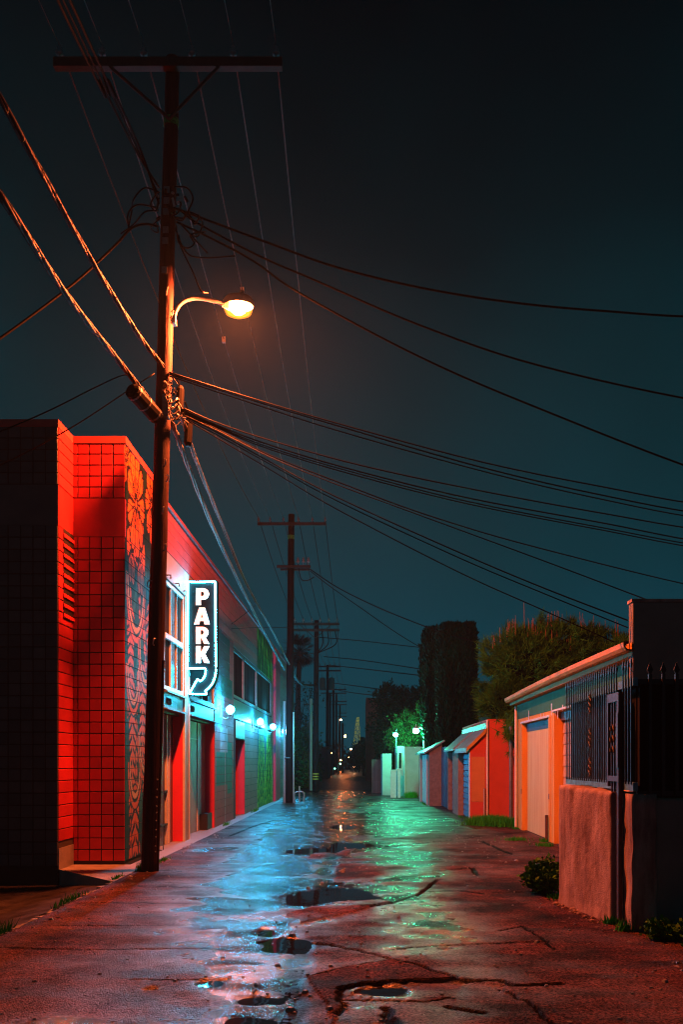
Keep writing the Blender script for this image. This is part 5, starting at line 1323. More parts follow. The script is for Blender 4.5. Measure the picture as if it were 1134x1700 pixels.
# camera-facing run of fence
ff = thing('iron_fence', 'black sheet-backed iron fence on the dark garden wall at the right edge', 'fence', (4, 7.75, 1.2))
MB().box(fx + 0.04, 5.6, 7.790, 7.796, 1.18, 2.23).build('privacy_sheet', M['sheet'], ff)
MB().box(fx + 0.04, 5.6, 7.745, 7.785, 2.19, 2.235).build('rail', M['iron'], ff)
MB().box(fx + 0.04, 5.6, 7.745, 7.785, 1.20, 1.24).build('rail', M['iron'], ff)
pk2 = mesh_only(picket(-1.0, 0.08, 0.011), 'picket', M['iron'])
x = fx + 0.145
while x < 5.6: inst(pk2, 'picket', (x, 7.735, 2.20), ff, scale=(1.3, 1.3, 1)); x += 0.118
# narrow gate
ga = thing('iron_gate', 'narrow iron gate between the stucco wall and the pillar', 'gate', (2.38, 8.06, 0))
gy0, gy1 = 7.99, 8.33; gx = 2.375
for y in (gy0, gy1): MB().box(gx - 0.02, gx + 0.02, y - 0.018, y + 0.018, 0.06 if y < 8.1 else 1.27, 2.14).build('frame_bar', M['iron_worn'], ga)
for z in (1.32, 2.06): MB().box(gx - 0.018, gx + 0.018, gy0 + 0.02, gy1 - 0.02, z, z + 0.08 if z > 2 else z + 0.05).build('frame_bar', M['iron_worn'], ga)
for k in range(3): MB().box(gx - 0.008, gx + 0.008, gy0 + 0.085 + 0.085 * k - 0.008, gy0 + 0.085 + 0.085 * k + 0.008, 0.06, 2.06).build('bar', M['iron_worn'], ga)
MB().box(gx - 0.03, gx + 0.02, gy0 - 0.03, gy0 + 0.03, 1.45, 1.95).build('latch_plate', M['iron_worn'], ga)
for z in (1.72, 1.62, 1.82):
    MB().tube([(gx - 0.014, gy0 + 0.06 + 0.22 * t / 8, z + 0.03 * math.sin(t * 1.6)) for t in range(9)], 0.006, 4).build('scroll', M['iron_worn'], ga)
MB().box(gx + 0.03, gx + 0.035, gy0, gy1, 0.05, 2.1).build('privacy_sheet', M['sheet'], ga)
# parapet wall behind
pw = thing('parapet_wall', 'tall grey stucco parapet wall behind the fence at the right edge', 'wall', (5, 11, 0))
MB().box(3.41, 7.6, 10.93, 11.10, -0.2, 3.50).build('wall_panel', M['grey_stucco'], pw, bevel=0.012)
MB().box(3.395, 7.62, 10.915, 11.115, 3.503, 3.54).build('coping', M['stucco'], pw)

# ------------------------------------------------------------------ orange garage
GXW = 3.56
gar = thing('orange_garage', 'orange garage with a green band under its gutter and a streaked cream door', 'garage', (4.5, 15.5, 0))
D1 = (16.5, 19.2, -0.02, 2.34); D2 = (11.9, 16.05, -0.02, 2.42)
def wall_open_left(mbx, X, y0, y1, z0, z1, opens, depth): wall_open(mbx, X, y0, y1, z0, z1, opens, -depth)
wl = MB(); wall_open_left(wl, GXW, 11.12, 19.8, -0.02, 2.46, [D1, D2], 0.22); wl.build('wall', M['orange'], gar)
b = MB(); wall_open_left(b, GXW - 0.004, 11.12, 19.8, 2.462, 2.95, [], 0.1); b.build('painted_band', M['band_green'], gar)
b = MB(); b.box(GXW + 0.001, 7.2, 19.6, 19.8, -0.02, 2.94); b.box(GXW + 0.3, 7.2, 11.12, 19.6, -0.02, 2.3); b.build('side_wall', M['grey_stucco'], gar)
d = MB().box(GXW + 0.10, GXW + 0.15, 16.52, 19.18, 0.0, 2.16).build('garage_door', M['door_cream'], gar)
MB().box(GXW + 0.09, GXW + 0.16, 16.52, 19.18, 2.165, 2.33).build('recess_strip', M['dark_blue'], gar)  # blue strip: the recess's shade and cool light put into its colour
MB().box(GXW - 0.012, GXW + 0.2, 16.36, 16.497, 0.0, 2.34).build('door_jamb', M['orange'], gar); MB().box(GXW - 0.012, GXW + 0.2, 19.203, 19.34, 0.0, 2.34).build('door_jamb', M['orange'], gar)
b = MB(); b.box(GXW - 0.02, GXW + 0.1, 16.36, 19.34, 2.345, 2.385); b.build('door_trim', M['white_paint'], gar)
d2 = MB().box(GXW + 0.19, GXW + 0.2, 11.92, 16.04, 0, 2.25).build('garage_door', M['black'], gar)
for k in range(11):
    z = 0.03 + k * 0.2
    MB().prism([(GXW + 0.185, z), (GXW + 0.155, z), (GXW + 0.172, z + 0.19), (GXW + 0.185, z + 0.19)], 'y', 11.95, 16.03).build('plank', M['plank'], d2)
MB().box(GXW + 0.12, GXW + 0.2, 11.92, 16.04, 2.26, 2.41).build('recess_strip', M['teal_panel'], gar)
b = MB(); b.box(GXW - 0.02, GXW + 0.1, 11.9, 16.14, 2.425, 2.458); b.build('door_trim', M['white_paint'], gar)
r = random.Random(4)
dm = MB()
for y in (17.2, 16.9, 18.4, 15.7, 15.9, 16.2, 12.9, 13.1, 13.3, 13.6, 15.3):     # pale drips of paint and lime
    z1 = r.uniform(2.42, 2.6); z0 = z1 - r.uniform(0.1, 0.28); wd = r.uniform(0.03, 0.09)
    dm.poly([(GXW - 0.008, y, z1), (GXW - 0.008, y + wd, z1), (GXW - 0.008, y + wd * 0.9, z0 + 0.05), (GXW - 0.008, y + wd * 0.5, z0), (GXW - 0.008, y + wd * 0.2, z0 + 0.04)])
dm.build('lime_drips', M['white_paint'], gar)
# gutter (slightly bowed), fascia, roof
def gut(t): return 2.83 + 0.055 * t + 0.03 * math.sin(t * PI)
b = MB(); pr = [(-0.02, 0.0), (-0.10, 0.01), (-0.13, 0.05), (-0.14, 0.11), (-0.12, 0.11), (-0.115, 0.06), (-0.09, 0.03), (-0.03, 0.02), (-0.03, 0.11), (-0.02, 0.11)]
NG = 12
for i in range(NG):
    t0, t1 = i / NG, (i + 1) / NG; y0 = 19.9 - 9.0 * t0; y1 = 19.9 - 9.0 * t1
    for j in range(len(pr)):
        p, q = pr[j], pr[(j + 1) % len(pr)]; X = GXW - 0.14
        b.quad((X + p[0], y0, gut(t0) + p[1]), (X + q[0], y0, gut(t0) + q[1]), (X + q[0], y1, gut(t1) + q[1]), (X + p[0], y1, gut(t1) + p[1]))
b.build('gutter', M['gutter'], gar)
b = MB()
b.hexa([(GXW - 0.155, 10.95, gut(1) - 0.05), (GXW - 0.01, 10.95, gut(1) - 0.05), (GXW - 0.01, 19.9, gut(0) - 0.05), (GXW - 0.155, 19.9, gut(0) - 0.05)], [(GXW - 0.155, 10.95, gut(1) + 0.1), (GXW - 0.01, 10.95, gut(1) + 0.14), (GXW - 0.01, 19.9, gut(0) + 0.14), (GXW - 0.155, 19.9, gut(0) + 0.1)])
b.build('fascia', M['gutter'], gar)
b = MB(); b.quad((GXW - 0.2, 11.12, gut(1) + 0.15), (7.3, 11.12, 3.55), (7.3, 20.0, 3.55), (GXW - 0.2, 20.0, gut(0) + 0.15)); b.quad((GXW - 0.2, 11.12, gut(1) + 0.12), (7.3, 11.12, 3.52), (7.3, 20.0, 3.52), (GXW - 0.2, 20.0, gut(0) + 0.12))
b.build('roof', M['roofing'], gar)
MB().tube([(GXW - 0.05, 19.72, 0.02), (GXW - 0.05, 19.72, 2.75)], 0.03, 8).build('downspout', M['white_paint'], gar)
MB().tube([(GXW - 0.06, 16.43, 0.02), (GXW - 0.06, 16.43, 0.5)], 0.03, 8).build('pipe', M['rust'], gar)
for y in (16.42, 19.25): MB().box(GXW - 0.02, GXW - 0.012, y - 0.02, y + 0.02, 0.8, 0.9).build('hinge', M['iron'], gar)
# slim grey post in the gap behind the garage corner
tag(MB().tube([(3.62, 21.0, 0), (3.62, 21.0, 2.35)], 0.045, 8).build('fence_post', M['steel']), 'slim grey post between the red wall and the orange garage', 'post')

# red walled shed with blue garage doors
bg_ = thing('blue_door_garage', 'low garage with two blue roll doors and an orange and red end wall', 'garage', (2.9, 24.5, 0))
XB = 2.76
b = MB(); b.prism([(XB, -0.02), (3.17, -0.02), (3.17, 2.30), (XB, 1.86)], 'y', 22.0, 22.2); b.build('end_wall', M['red_wall'], bg_)
MB().box(XB + 0.03, 3.13, 21.992, 21.998, 0.5, 1.63).build('paint_patch', M['orange_patch'], bg_)
MB().box(XB + 0.2, 3.17, 22.2, 27.6, -0.02, 1.8).build('wall', M['pale_wall'], bg_)
def roll(y0, y1):
    b = MB().box(XB + 0.15, XB + 0.19, y0, y1, 0, 1.74).build('garage_door', M['blue_door'], bg_)
    for k in range(11):
        z = 0.02 + k * 0.155
        MB().prism([(XB + 0.15, z), (XB + 0.115, z + 0.02), (XB + 0.13, z + 0.145), (XB + 0.15, z + 0.148)], 'y', y0 + 0.01, y1 - 0.01).build('slat', M['blue_door'], b)
roll(22.25, 24.5); roll(26.0, 27.45)
MB().box(XB - 0.02, XB + 0.2, 24.55, 25.95, 0, 1.80).build('pier', M['tan'], bg_)
MB().box(XB, XB + 0.19, 27.47, 27.7, 0, 1.8).build('pier', M['tan'], bg_)
MB().box(XB - 0.012, XB + 0.0, 22.0, 22.24, 0, 1.8).build('corner_post', M['white_paint'], bg_)
b = MB(); b.hexa([(XB - 0.1, 21.95, 1.80), (3.2, 21.95, 2.30), (3.2, 24.7, 2.30), (XB - 0.1, 24.7, 1.80)], [(XB - 0.1, 21.95, 1.86), (3.2, 21.95, 2.36), (3.2, 24.7, 2.36), (XB - 0.1, 24.7, 1.86)]); b.build('roof', M['roof_blue'], bg_)
b = MB(); b.hexa([(XB - 0.12, 24.9, 1.82), (3.2, 24.9, 2.32), (3.2, 27.7, 2.32), (XB - 0.12, 27.7, 1.82)], [(XB - 0.12, 24.9, 1.88), (3.2, 24.9, 2.38), (3.2, 27.7, 2.38), (XB - 0.12, 27.7, 1.88)]); b.build('roof', M['roof_blue'], bg_)
MB().box(XB - 0.11, XB - 0.085, 21.95, 24.7, 1.74, 1.81).build('fascia', M['roof_blue'], bg_)
b = MB(); b.hexa([(XB - 0.09, 21.91, 1.77), (3.17, 21.91, 2.25), (3.17, 21.95, 2.25), (XB - 0.09, 21.95, 1.77)], [(XB - 0.09, 21.91, 1.86), (3.17, 21.91, 2.36), (3.17, 21.95, 2.36), (XB - 0.09, 21.95, 1.86)]); b.build('rake_board', M['gutter'], bg_)
MB().box(3.2, 3.4, 22.3, 27.5, 1.8, 2.5).build('upper_parapet', M['roof_blue'], bg_)
rd = thing('red_building', 'flat-topped red stucco building with a white pipe on its left corner', 'building', (3.6, 22.5, 0))
MB().box(3.215, 4.6, 22.02, 27.5, -0.02, 2.54).build('wall', M['red_wall'], rd, bevel=0.01)
MB().box(3.205, 4.62, 22.01, 27.5, 2.542, 2.58).build('coping', M['red_wall'], rd)
MB().tube([(3.19, 21.97, 0.02), (3.19, 21.97, 2.56)], 0.028, 8).build('pipe', M['white_paint'], rd)
MB().tube([(3.11, 21.95, 0.0), (3.11, 21.95, 0.85)], 0.022, 8).build('pipe', M['wall_beige'], rd)
# dark blue gate
dg_ = thing('blue_gate', 'dark blue board gate between the tan shed and the blue garage', 'gate', (2.74, 28.8, 0))
for k in range(8):
    y = 27.75 + k * 0.25; MB().box(2.74 + (0.01 if k % 2 else 0), 2.80, y, y + 0.235, 0.03, 1.98 + 0.01 * (k % 3)).build('board', M['dark_blue'], dg_)
# tan shed
sh = thing('tan_shed', 'small tan stucco shed with a tilted roof and white door beyond the blue gate', 'shed', (2.5, 32, 0))
b = MB(); b.prism([(2.34, -0.02), (2.78, -0.02), (2.78, 2.12), (2.34, 1.84)], 'y', 29.8, 34.4); b.build('wall', M['tan'], sh)
b = MB(); b.hexa([(2.18, 29.68, 1.78), (2.86, 29.68, 2.19), (2.86, 34.6, 2.19), (2.18, 34.6, 1.78)], [(2.18, 29.68, 1.84), (2.86, 29.68, 2.25), (2.86, 34.6, 2.25), (2.18, 34.6, 1.84)]); b.build('roof', M['roof_blue'], sh)
dd = MB().box(2.30, 2.337, 30.4, 32.4, 0.0, 1.76).build('door', M['white_paint'], sh)
for k in range(4): MB().box(2.285, 2.298, 30.45, 32.35, 0.1 + k * 0.42, 0.46 + k * 0.42).build('panel', M['white_paint'], dd)
MB().box(2.24, 2.337, 33.0, 33.35, 0, 1.76).build('post', M['pale_wall'], sh)
MB().box(2.29, 2.337, 33.5, 34.3, 0, 1.7).build('door', M['brown_wood'], sh)
# pale building with gate posts
pb = thing('pale_building', 'pale stucco building end lit teal below the gooseneck lamp', 'building', (2.1, 38.5, 0))
b = MB(); b.box(1.88, 3.2, 37.2, 41, -0.02, 2.15); b.box(1.60, 1.878, 38.2, 41, -0.02, 2.2); b.build('wall', M['pale_wall'], pb)
wn = MB().box(1.64, 1.80, 38.185, 38.198, 1.15, 1.95).build('window', M['frame'], pb)
MB().box(1.67, 1.77, 38.17, 38.183, 1.22, 1.9).build('pane', M['dark_glass'], wn)
MB().box(1.865, 1.895, 37.17, 37.2, -0.02, 2.15).build('corner_trim', M['white_paint'], pb)
for xx, h, lab in ((1.40, 1.12, 'white square gate post, left of the pair by the pale building'), (1.62, 1.16, 'white square gate post, right of the pair by the pale building')):
    t = thing('gate_post', lab, 'post', (xx, 36.9, 0), 'white gate posts')
    MB().box(xx - 0.1 + (0.04 if xx > 1.5 else -0.04), xx + 0.1 - (0.04 if xx > 1.5 else 0), 36.8, 37.0, -0.02, h).build('shaft', M['white_paint'], t)
    MB().box(xx - 0.13, xx + 0.12, 36.78, 37.02, h + 0.002, h + 0.05).build('cap', M['white_paint'], t)
# gooseneck lamp and the second green lamp
gl = thing('yard_lamp', 'larger green lamp hanging from a white gooseneck over the tan shed', 'lamp', (2.36, 33, 2.0))
s_ = F / 33
gx_, gz_ = (704 - VX) / s_, EYE + (HY - 1245) / s_
MB().tube(smoothpts([(gx_, 33, gz_ - 0.15), (gx_, 33, gz_ + 0.55), (gx_ - 0.03, 33, gz_ + 0.75), (gx_ - 0.15, 33, gz_ + 0.86), (gx_ - 0.26, 33, gz_ + 0.83)], 6), 0.028, 8).build('gooseneck', M['white_paint'], gl, smooth=True)
MB().lathe((gx_ - 0.30, 33, gz_ + 0.80), [(0.12, 0), (0.09, 0.06), (0.03, 0.08), (0.02, 0.16)], 12).build('shade', M['white_paint'], gl)
MB().ball((gx_ - 0.30, 33, gz_ + 0.71), 0.125, 0.125, 0.09).build('globe', M['green_light'], gl, smooth=True)
g2 = thing('yard_lamp', 'smaller green lamp by the tree left of the gooseneck lamp', 'lamp', (1.66, 40.5, 2.9))
q = at(657, 1220, 38.0)
MB().ball(q, 0.11, 0.11, 0.09).build('globe', M['green_light'], g2, smooth=True)
MB().lathe((q.x, q.y, q.z + 0.08), [(0.1, 0), (0.06, 0.05), (0.02, 0.07)], 10).build('shade', M['steel'], g2)
MB().tube(smoothpts([(q.x, q.y, q.z + 0.13), (q.x + 0.02, q.y + 0.1, q.z + 0.25), (q.x + 0.05, q.y + 0.5, q.z + 0.2), (q.x + 0.05, q.y + 0.5, 1.9)], 5), 0.02, 6).build('arm', M['steel'], g2)

# ------------------------------------------------------------------ plants
# clipped cypress: two columns
def cypress(label, cx, cy, wx, wy, z0, z1, n, seed, flare, rag=0.02):
    t = thing('cypress_tree', label, 'cypress', (cx, cy, 0), 'clipped cypresses')
    r_ = np.random.default_rng(seed)
    MB().tube([(cx, cy, -0.3), (cx, cy, z1 * 0.8)], [0.12, 0.05], 8).build('trunk', M['bark'], t)
    h = r_.uniform(0, 1, n); sd = r_.integers(0, 4, n); e_ = r_.uniform(-1, 1, n); a = e_ * 2 + sd
    sx_ = np.where(sd % 2 == 0, np.where(sd == 0, 1, -1), e_); sy_ = np.where(sd % 2 == 1, np.where(sd == 1, 1, -1), e_)
    rnd = 1 - 0.10 * np.abs(e_) ** 6; sx_ = sx_ * rnd; sy_ = sy_ * rnd
    prof = np.clip(0.72 + 0.28 * np.minimum(1, h / 0.22), 0, 1) * (1 - 0.16 * np.clip((h - 0.93) / 0.07, 0, 1) ** 2) * (1 - flare * h)
    dep = r_.uniform(0.90, 1.0, n) + rag * np.sin(a * 15 + 3 * np.sin(h * 7))
    P = np.stack([cx + sx_ * wx * prof * dep, cy + sy_ * wy * prof * dep, z0 + (z1 - z0) * h], -1)
    top = r_.uniform(0, 1, n // 8); k = len(top)
    Pt = np.stack([cx + r_.uniform(-1, 1, k) * wx * 0.84 * (1 - flare), cy + r_.uniform(-1, 1, k) * wy * 0.95 * (1 - flare), np.full(k, z1 - 0.05) + r_.normal(0, 0.03, k)], -1)
    P = np.concatenate([P, Pt]); D = P - np.array([cx, cy, 0]); D[:, 2] = 0; D /= np.linalg.norm(D, axis=1, keepdims=True) + 1e-6
    leaves('crown', t, M['cypress'], P, D * 0.7, 0.085, aspect=2.2, jit=0.3, seed=seed, up=0.62)
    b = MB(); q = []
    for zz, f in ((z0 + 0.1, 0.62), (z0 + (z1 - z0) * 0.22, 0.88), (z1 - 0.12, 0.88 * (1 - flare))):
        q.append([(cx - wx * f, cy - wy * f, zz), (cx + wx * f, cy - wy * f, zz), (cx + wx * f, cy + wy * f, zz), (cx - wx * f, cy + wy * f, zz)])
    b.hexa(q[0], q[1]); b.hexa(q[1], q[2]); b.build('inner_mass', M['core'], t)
cypress('broad clipped cypress column rising dark over the sheds', 3.46, 31.6, 0.66, 0.9, 1.6, 6.30, 30000, 3, 0.06)
cypress('slimmer ragged cypress at the left of the broad column', 2.80, 33.2, 0.38, 0.8, 1.7, 6.4, 16000, 4, 0.02, 0.10)
tag(leaves('cypress_sprig', None, M['cypress'], np.stack([np.full(500, 2.32) + rng.normal(0, 0.03, 500), np.full(500, 33.4) + rng.normal(0, 0.05, 500), rng.uniform(3.2, 5.9, 500)], -1), rng.normal(0, 0.4, (500, 3)), 0.08, 2.0, 0.3, up=0.7), 'thin stray cypress spike at the left of the ragged column', 'cypress')

# big pine-like shrub over the garage with upright candles
pn = thing('pine_tree', 'bushy pine with reddish upright shoots behind the orange garage roof', 'pine tree', (5.2, 23.5, 0))
MB().tube(smoothpts([(5.2, 23.5, -0.3), (5.1, 23.4, 1.5), (5.2, 23.3, 3.4)], 6), [0.22 - 0.011 * i for i in range(13)], 10).build('trunk', M['bark'], pn, smooth=True)
PB = [((4.35, 23.4, 3.9), (1.15, 0.9, 1.15)), ((5.4, 23.6, 4.1), (1.25, 1.0, 1.15)), ((6.6, 23.6, 4.0), (1.3, 1.0, 1.0)), ((7.9, 23.6, 3.8), (1.2, 1.0, 1.0)), ((3.75, 23.2, 3.0), (0.6, 0.6, 0.6)), ((4.6, 23.4, 2.7), (1.0, 0.7, 0.7)), ((9.2, 24, 3.6), (1.2, 1.0, 1.0))]
r = random.Random(2)
for i, (c, rad) in enumerate(PB):
    MB().tube(smoothpts([(5.15, 23.4, 2.2 + 0.1 * i), ((c[0] + 5.15) / 2, 23.4, (c[2] + 2.4) / 2), c], 4), [0.07 - 0.007 * j for j in range(9)], 6).build('limb', M['bark'], pn, smooth=True)
# needle tufts: each tuft a rosette of long thin needles
TP = []; TD = []
for i, (c, rad) in enumerate(PB):
    p, d = blob_points(c, rad, 430 if rad[0] > 0.8 else 150, 90 + i, shell=0.6, lump=0.22); TP.append(p); TD.append(d)
TP = np.concatenate(TP); TD = np.concatenate(TD); TD[:, 2] += 0.35
nd = 34
P = np.repeat(TP, nd, 0) + rng.normal(0, 0.05, (len(TP) * nd, 3)); D = np.repeat(TD, nd, 0) * 0.9 + rng.normal(0, 0.55, (len(TP) * nd, 3))
def needles(name, parent, mat_, P, D, length, width, seed):
    r_ = np.random.default_rng(seed); n = len(P); D = D / (np.linalg.norm(D, axis=1, keepdims=True) + 1e-9)
    s = np.cross(D, r_.normal(0, 1, (n, 3))); s /= np.linalg.norm(s, axis=1, keepdims=True) + 1e-9
    l = length * r_.uniform(0.6, 1.2, (n, 1))
    V = np.stack([P - s * width, P + s * width, P + D * l], 1).reshape(-1, 3)
    return raw_mesh(name, V, np.arange(3 * n).reshape(n, 3), mat_, parent)
pm_ = mat('pine_needles', (0.065, 0.28, 0.03), (0.016, 0.07, 0.012), scale=1.4, spec=0.06, rough=0.55, sharp=0.3)
needles('crown', pn, pm_, P, D, 0.26, 0.012, 5)
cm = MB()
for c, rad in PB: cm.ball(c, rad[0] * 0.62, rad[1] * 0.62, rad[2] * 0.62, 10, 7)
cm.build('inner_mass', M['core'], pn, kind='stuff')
for k in range(130):
    bI = r.choice(PB[:4] + PB[:3]); x = bI[0][0] + r.uniform(-0.95, 0.95) * bI[1][0]; u_ = (x - bI[0][0]) / bI[1][0]
    z = bI[0][2] + bI[1][2] * math.sqrt(max(0.02, 1 - u_ * u_)) * 0.92; y = bI[0][1] + r.uniform(-0.5, 0.3)
    h = r.uniform(0.18, 0.45); MB().tube([(x, y, z - 0.1), (x + r.uniform(-.04, .04), y, z + h)], [0.013, 0.006], 5).build('shoot', M['candle'], pn)
MB().tube([(4.38, 23.3, 4.8), (4.36, 23.3, 5.75)], [0.016, 0.006], 5).build('shoot', M['candle'], pn)
# drooping branch in front of the red wall
hb = thing('hanging_branch', 'drooping pine branch hanging in front of the red wall', 'branch', (3.75, 21.2, 2.6))
bp2 = smoothpts([(4.4, 22.2, 3.1), (4.0, 21.5, 2.75), (3.72, 21.2, 2.40), (3.62, 21.1, 2.05)], 6)
MB().tube(bp2, [0.03 - 0.0013 * i for i in range(len(bp2))], 6).build('twig', M['bark'], hb)
TP = np.array([list(p) for p in bp2 for _ in range(7)]) + rng.normal(0, 0.13, (len(bp2) * 7, 3)); P = np.repeat(TP, 30, 0); D = rng.normal(0, 0.6, (len(P), 3)); D[:, 2] -= 0.3
needles('foliage', hb, pm_, P, D, 0.22, 0.010, 6)

tree('lit_tree', 'small leafy tree glowing green around the yard lamps', 'tree', (2.35, 40.2, 0), [((2.25, 39.8, 3.0), (0.75, 0.7, 0.75)), ((1.75, 40.9, 2.6), (0.5, 0.6, 0.55)), ((2.9, 39.4, 3.2), (0.6, 0.7, 0.8)), ((2.1, 39.6, 2.35), (0.45, 0.35, 0.35))], 7000, 0.075, M['leaf'], 0.09, seed=5)
tree('dark_tree', 'tall dark tree behind the green lamp, left of the cypress', 'tree', (2.4, 52, 0), [((1.7, 52, 5.2), (1.0, 1.0, 0.9)), ((2.9, 52, 4.6), (1.3, 1.0, 1.2)), ((3.8, 52, 5.2), (0.8, 1, 0.8)), ((2.0, 51, 3.6), (1.2, 1.0, 1.2)), ((3.4, 51, 3.0), (1.2, 1, 1.3)), ((1.6, 51, 2.2), (0.7, 0.8, 1.2))], 15000, 0.12, M['leaf_dark'], 0.2, seed=6, limbs=6)
tree('dark_tree', 'dark shrubby tree overhanging the pale blue wall', 'tree', (1.45, 43.5, 0), [((1.5, 43.5, 1.9), (0.45, 0.6, 0.8)), ((1.75, 43, 2.6), (0.5, 0.6, 0.6)), ((1.35, 43, 1.1), (0.25, 0.5, 0.6))], 4500, 0.08, M['leaf_dark'], 0.08, seed=7)
tree('dark_tree', 'low dark tree in front of the lit tower', 'tree', (0.35, 95, 0), [((0.3, 95, 2.6), (1.3, 1.0, 1.3)), ((-0.6, 95, 1.8), (0.8, 1, 1.0)), ((1.2, 94, 3.0), (0.9, 1, 1.2))], 4500, 0.16, M['leaf_dark'], 0.18, seed=8)
tree('dark_tree', 'bare branching tree behind the second pole', 'tree', (-3.9, 56, 0), [((-3.9, 56, 5.4), (1.2, 1.0, 1.4)), ((-4.6, 56, 3.5), (0.8, 1.0, 1.5))], 900, 0.10, M['leaf_dark'], 0.10, seed=9, limbs=14)
# hedge beyond the warehouse
hg = thing('hedge', 'overgrown dark hedge beyond the end of the warehouse', 'hedge', (-3.9, 48, 0))
P = []; D = []
for i, (c, rad) in enumerate((((-3.75, 46.5, 1.3), (0.75, 1.4, 1.6)), ((-3.85, 49.5, 1.7), (0.8, 1.6, 1.7)), ((-3.75, 54, 1.6), (1.0, 2.2, 1.9)), ((-3.9, 60, 1.9), (1.0, 3, 2.2)))):
    p, d_ = blob_points(c, rad, 3600, 200 + i, shell=0.75); P.append(p); D.append(d_)
P = np.concatenate(P); keep = P[:, 2] > -0.05
leaves('foliage', hg, M['leaf'], P[keep], np.concatenate(D)[keep], 0.10, seed=10, jit=0.7)
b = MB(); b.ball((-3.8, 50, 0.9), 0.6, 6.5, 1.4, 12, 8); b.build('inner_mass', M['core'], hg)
# palm
pa = thing('palm_tree', 'fan palm silhouetted behind the second pole', 'palm tree', at(497, 1250, 62))
pc = at(497, 1082, 62)
MB().tube([(pc.x - 0.1, 62, -0.3), (pc.x - 0.15, 62, 4), (pc.x, 62, pc.z)], [0.24, 0.2, 0.17], 10).build('trunk', M['bark'], pa)
r = random.Random(8)
for k in range(72):
    a = r.uniform(0, 2 * PI); e = r.uniform(-1.0, 1.4); L = r.uniform(1.0, 1.6)
    dvec = Vector((math.cos(a) * math.cos(e), math.sin(a) * math.cos(e), math.sin(e))); q = pc + dvec * L * 0.5
    b = MB(); b.tube([pc, q], 0.02, 4, caps=False)
    sd = dvec.cross(Vector((0, 0, 1))).normalized(); un = sd.cross(dvec)
    for j in range(9):
        t = (j - 4) / 4.0; dd = (dvec * math.cos(t * 1.2) + sd * math.sin(t * 1.2)).normalized(); tip = q + dd * L * 0.55 - Vector((0, 0, 0.12))
        b.poly([q + un * 0.01, q + dd * L * 0.3 + sd * 0.05, tip, q + dd * L * 0.3 - sd * 0.05])
    b.build('frond', M['leaf_dark'], pa)
# grass tuft by the red wall, weeds along the right
def grass_patch(name, label, pts, n, h, seed, m='grass', kind='stuff'):
    r_ = np.random.default_rng(seed); P = []
    for (cx, cy, rx, ry) in pts:
        q = r_.normal(0, 0.45, (n, 2)); P.append(np.stack([cx + q[:, 0] * rx, cy + q[:, 1] * ry, np.zeros(n)], -1))
    P = np.concatenate(P); D = np.stack([r_.normal(0, 0.35, len(P)), r_.normal(0, 0.35, len(P)), np.ones(len(P))], -1)
    o = needles(name, None, M[m], P, D, h, 0.008, seed); o['kind'] = kind; return o
grass_patch('grass', '', [(2.95, 20.9, 0.45, 0.5), (3.35, 20.6, 0.45, 0.5), (3.2, 21.3, 0.5, 0.4)], 1500, 0.22, 21)
grass_patch('grass', '', [(2.05, 36.6, 0.25, 0.4), (2.2, 37, 0.2, 0.2)], 500, 0.26, 22)
grass_patch('grass', '', [(3.0, 16.8, 0.25, 0.3), (3.3, 15.6, 0.2, 0.2)], 160, 0.07, 23)
tf = [(2.15, 9.6, 0.10, 0.2), (2.32, 8.1, 0.06, 0.08), (2.36, 7.75, 0.10, 0.06), (3.48, 19.6, 0.08, 0.2), (3.45, 16.4, 0.06, 0.1), (3.42, 12.6, 0.1, 0.5), (-3.14, 11.2, 0.03, 0.3), (-3.14, 9.4, 0.03, 0.5), (-3.14, 7.6, 0.03, 0.4), (-3.0, 13.2, 0.06, 0.3), (-3.2, 20.8, 0.05, 0.5), (-3.22, 26.5, 0.05, 0.8), (2.7, 23.6, 0.05, 0.6), (2.25, 31, 0.05, 0.8), (-3.05, 12.1, 0.05, 0.1)]
for k, q in enumerate(tf): grass_patch('grass', '', [q], 70, 0.06 + 0.03 * (k % 3), 300 + k)
def weed(label, c, rx, ry, h, n, seed, size=0.04, m='leaf_warm'):
    t = thing('weed', label, 'weed', (c[0], c[1], 0)); r_ = random.Random(seed); P = []; D = []
    b = MB()
    for k in range(n):
        a = r_.uniform(0, 2 * PI); q = r_.random() ** 0.5; tip = Vector((c[0] + rx * q * math.cos(a), c[1] + ry * q * math.sin(a), h * r_.uniform(0.35, 1.0) * (1 - 0.55 * q * q)))
        root = Vector((c[0] + rx * 0.3 * q * math.cos(a), c[1] + ry * 0.3 * q * math.sin(a), -0.02)); mid = root.lerp(tip, 0.5) + Vector((0, 0, 0.05))
        pts = smoothpts([root, mid, tip], 5); b.tube(pts, 0.004, 4)
        for p in pts[3:]:
            for _ in range(4): P.append(list(p + Vector((r_.gauss(0, .02), r_.gauss(0, .02), r_.gauss(0, .02))))); D.append([r_.gauss(0, 1), r_.gauss(0, 1), r_.gauss(0.5, 0.7)])
    b.build('stem', M['bark'], t); leaves('foliage', t, M[m], np.array(P), np.array(D), size, aspect=1.25, jit=0.3, seed=seed)
weed('leafy weed bush growing against the left end of the rough stucco wall', (2.12, 10.0), 0.26, 0.30, 0.46, 90, 31, 0.05)
weed('small weed at the foot of the dark garden wall', (2.55, 7.42), 0.16, 0.14, 0.15, 34, 32, 0.035)
weed('second small weed along the foot of the dark garden wall', (2.78, 7.30), 0.16, 0.13, 0.17, 34, 33, 0.035)
weed('low weed nearest the viewer at the bottom right edge', (2.70, 6.78), 0.17, 0.16, 0.16, 40, 34, 0.035)
weed('low weed in the right corner of the pavement', (2.95, 6.9), 0.15, 0.15, 0.14, 30, 35, 0.035)

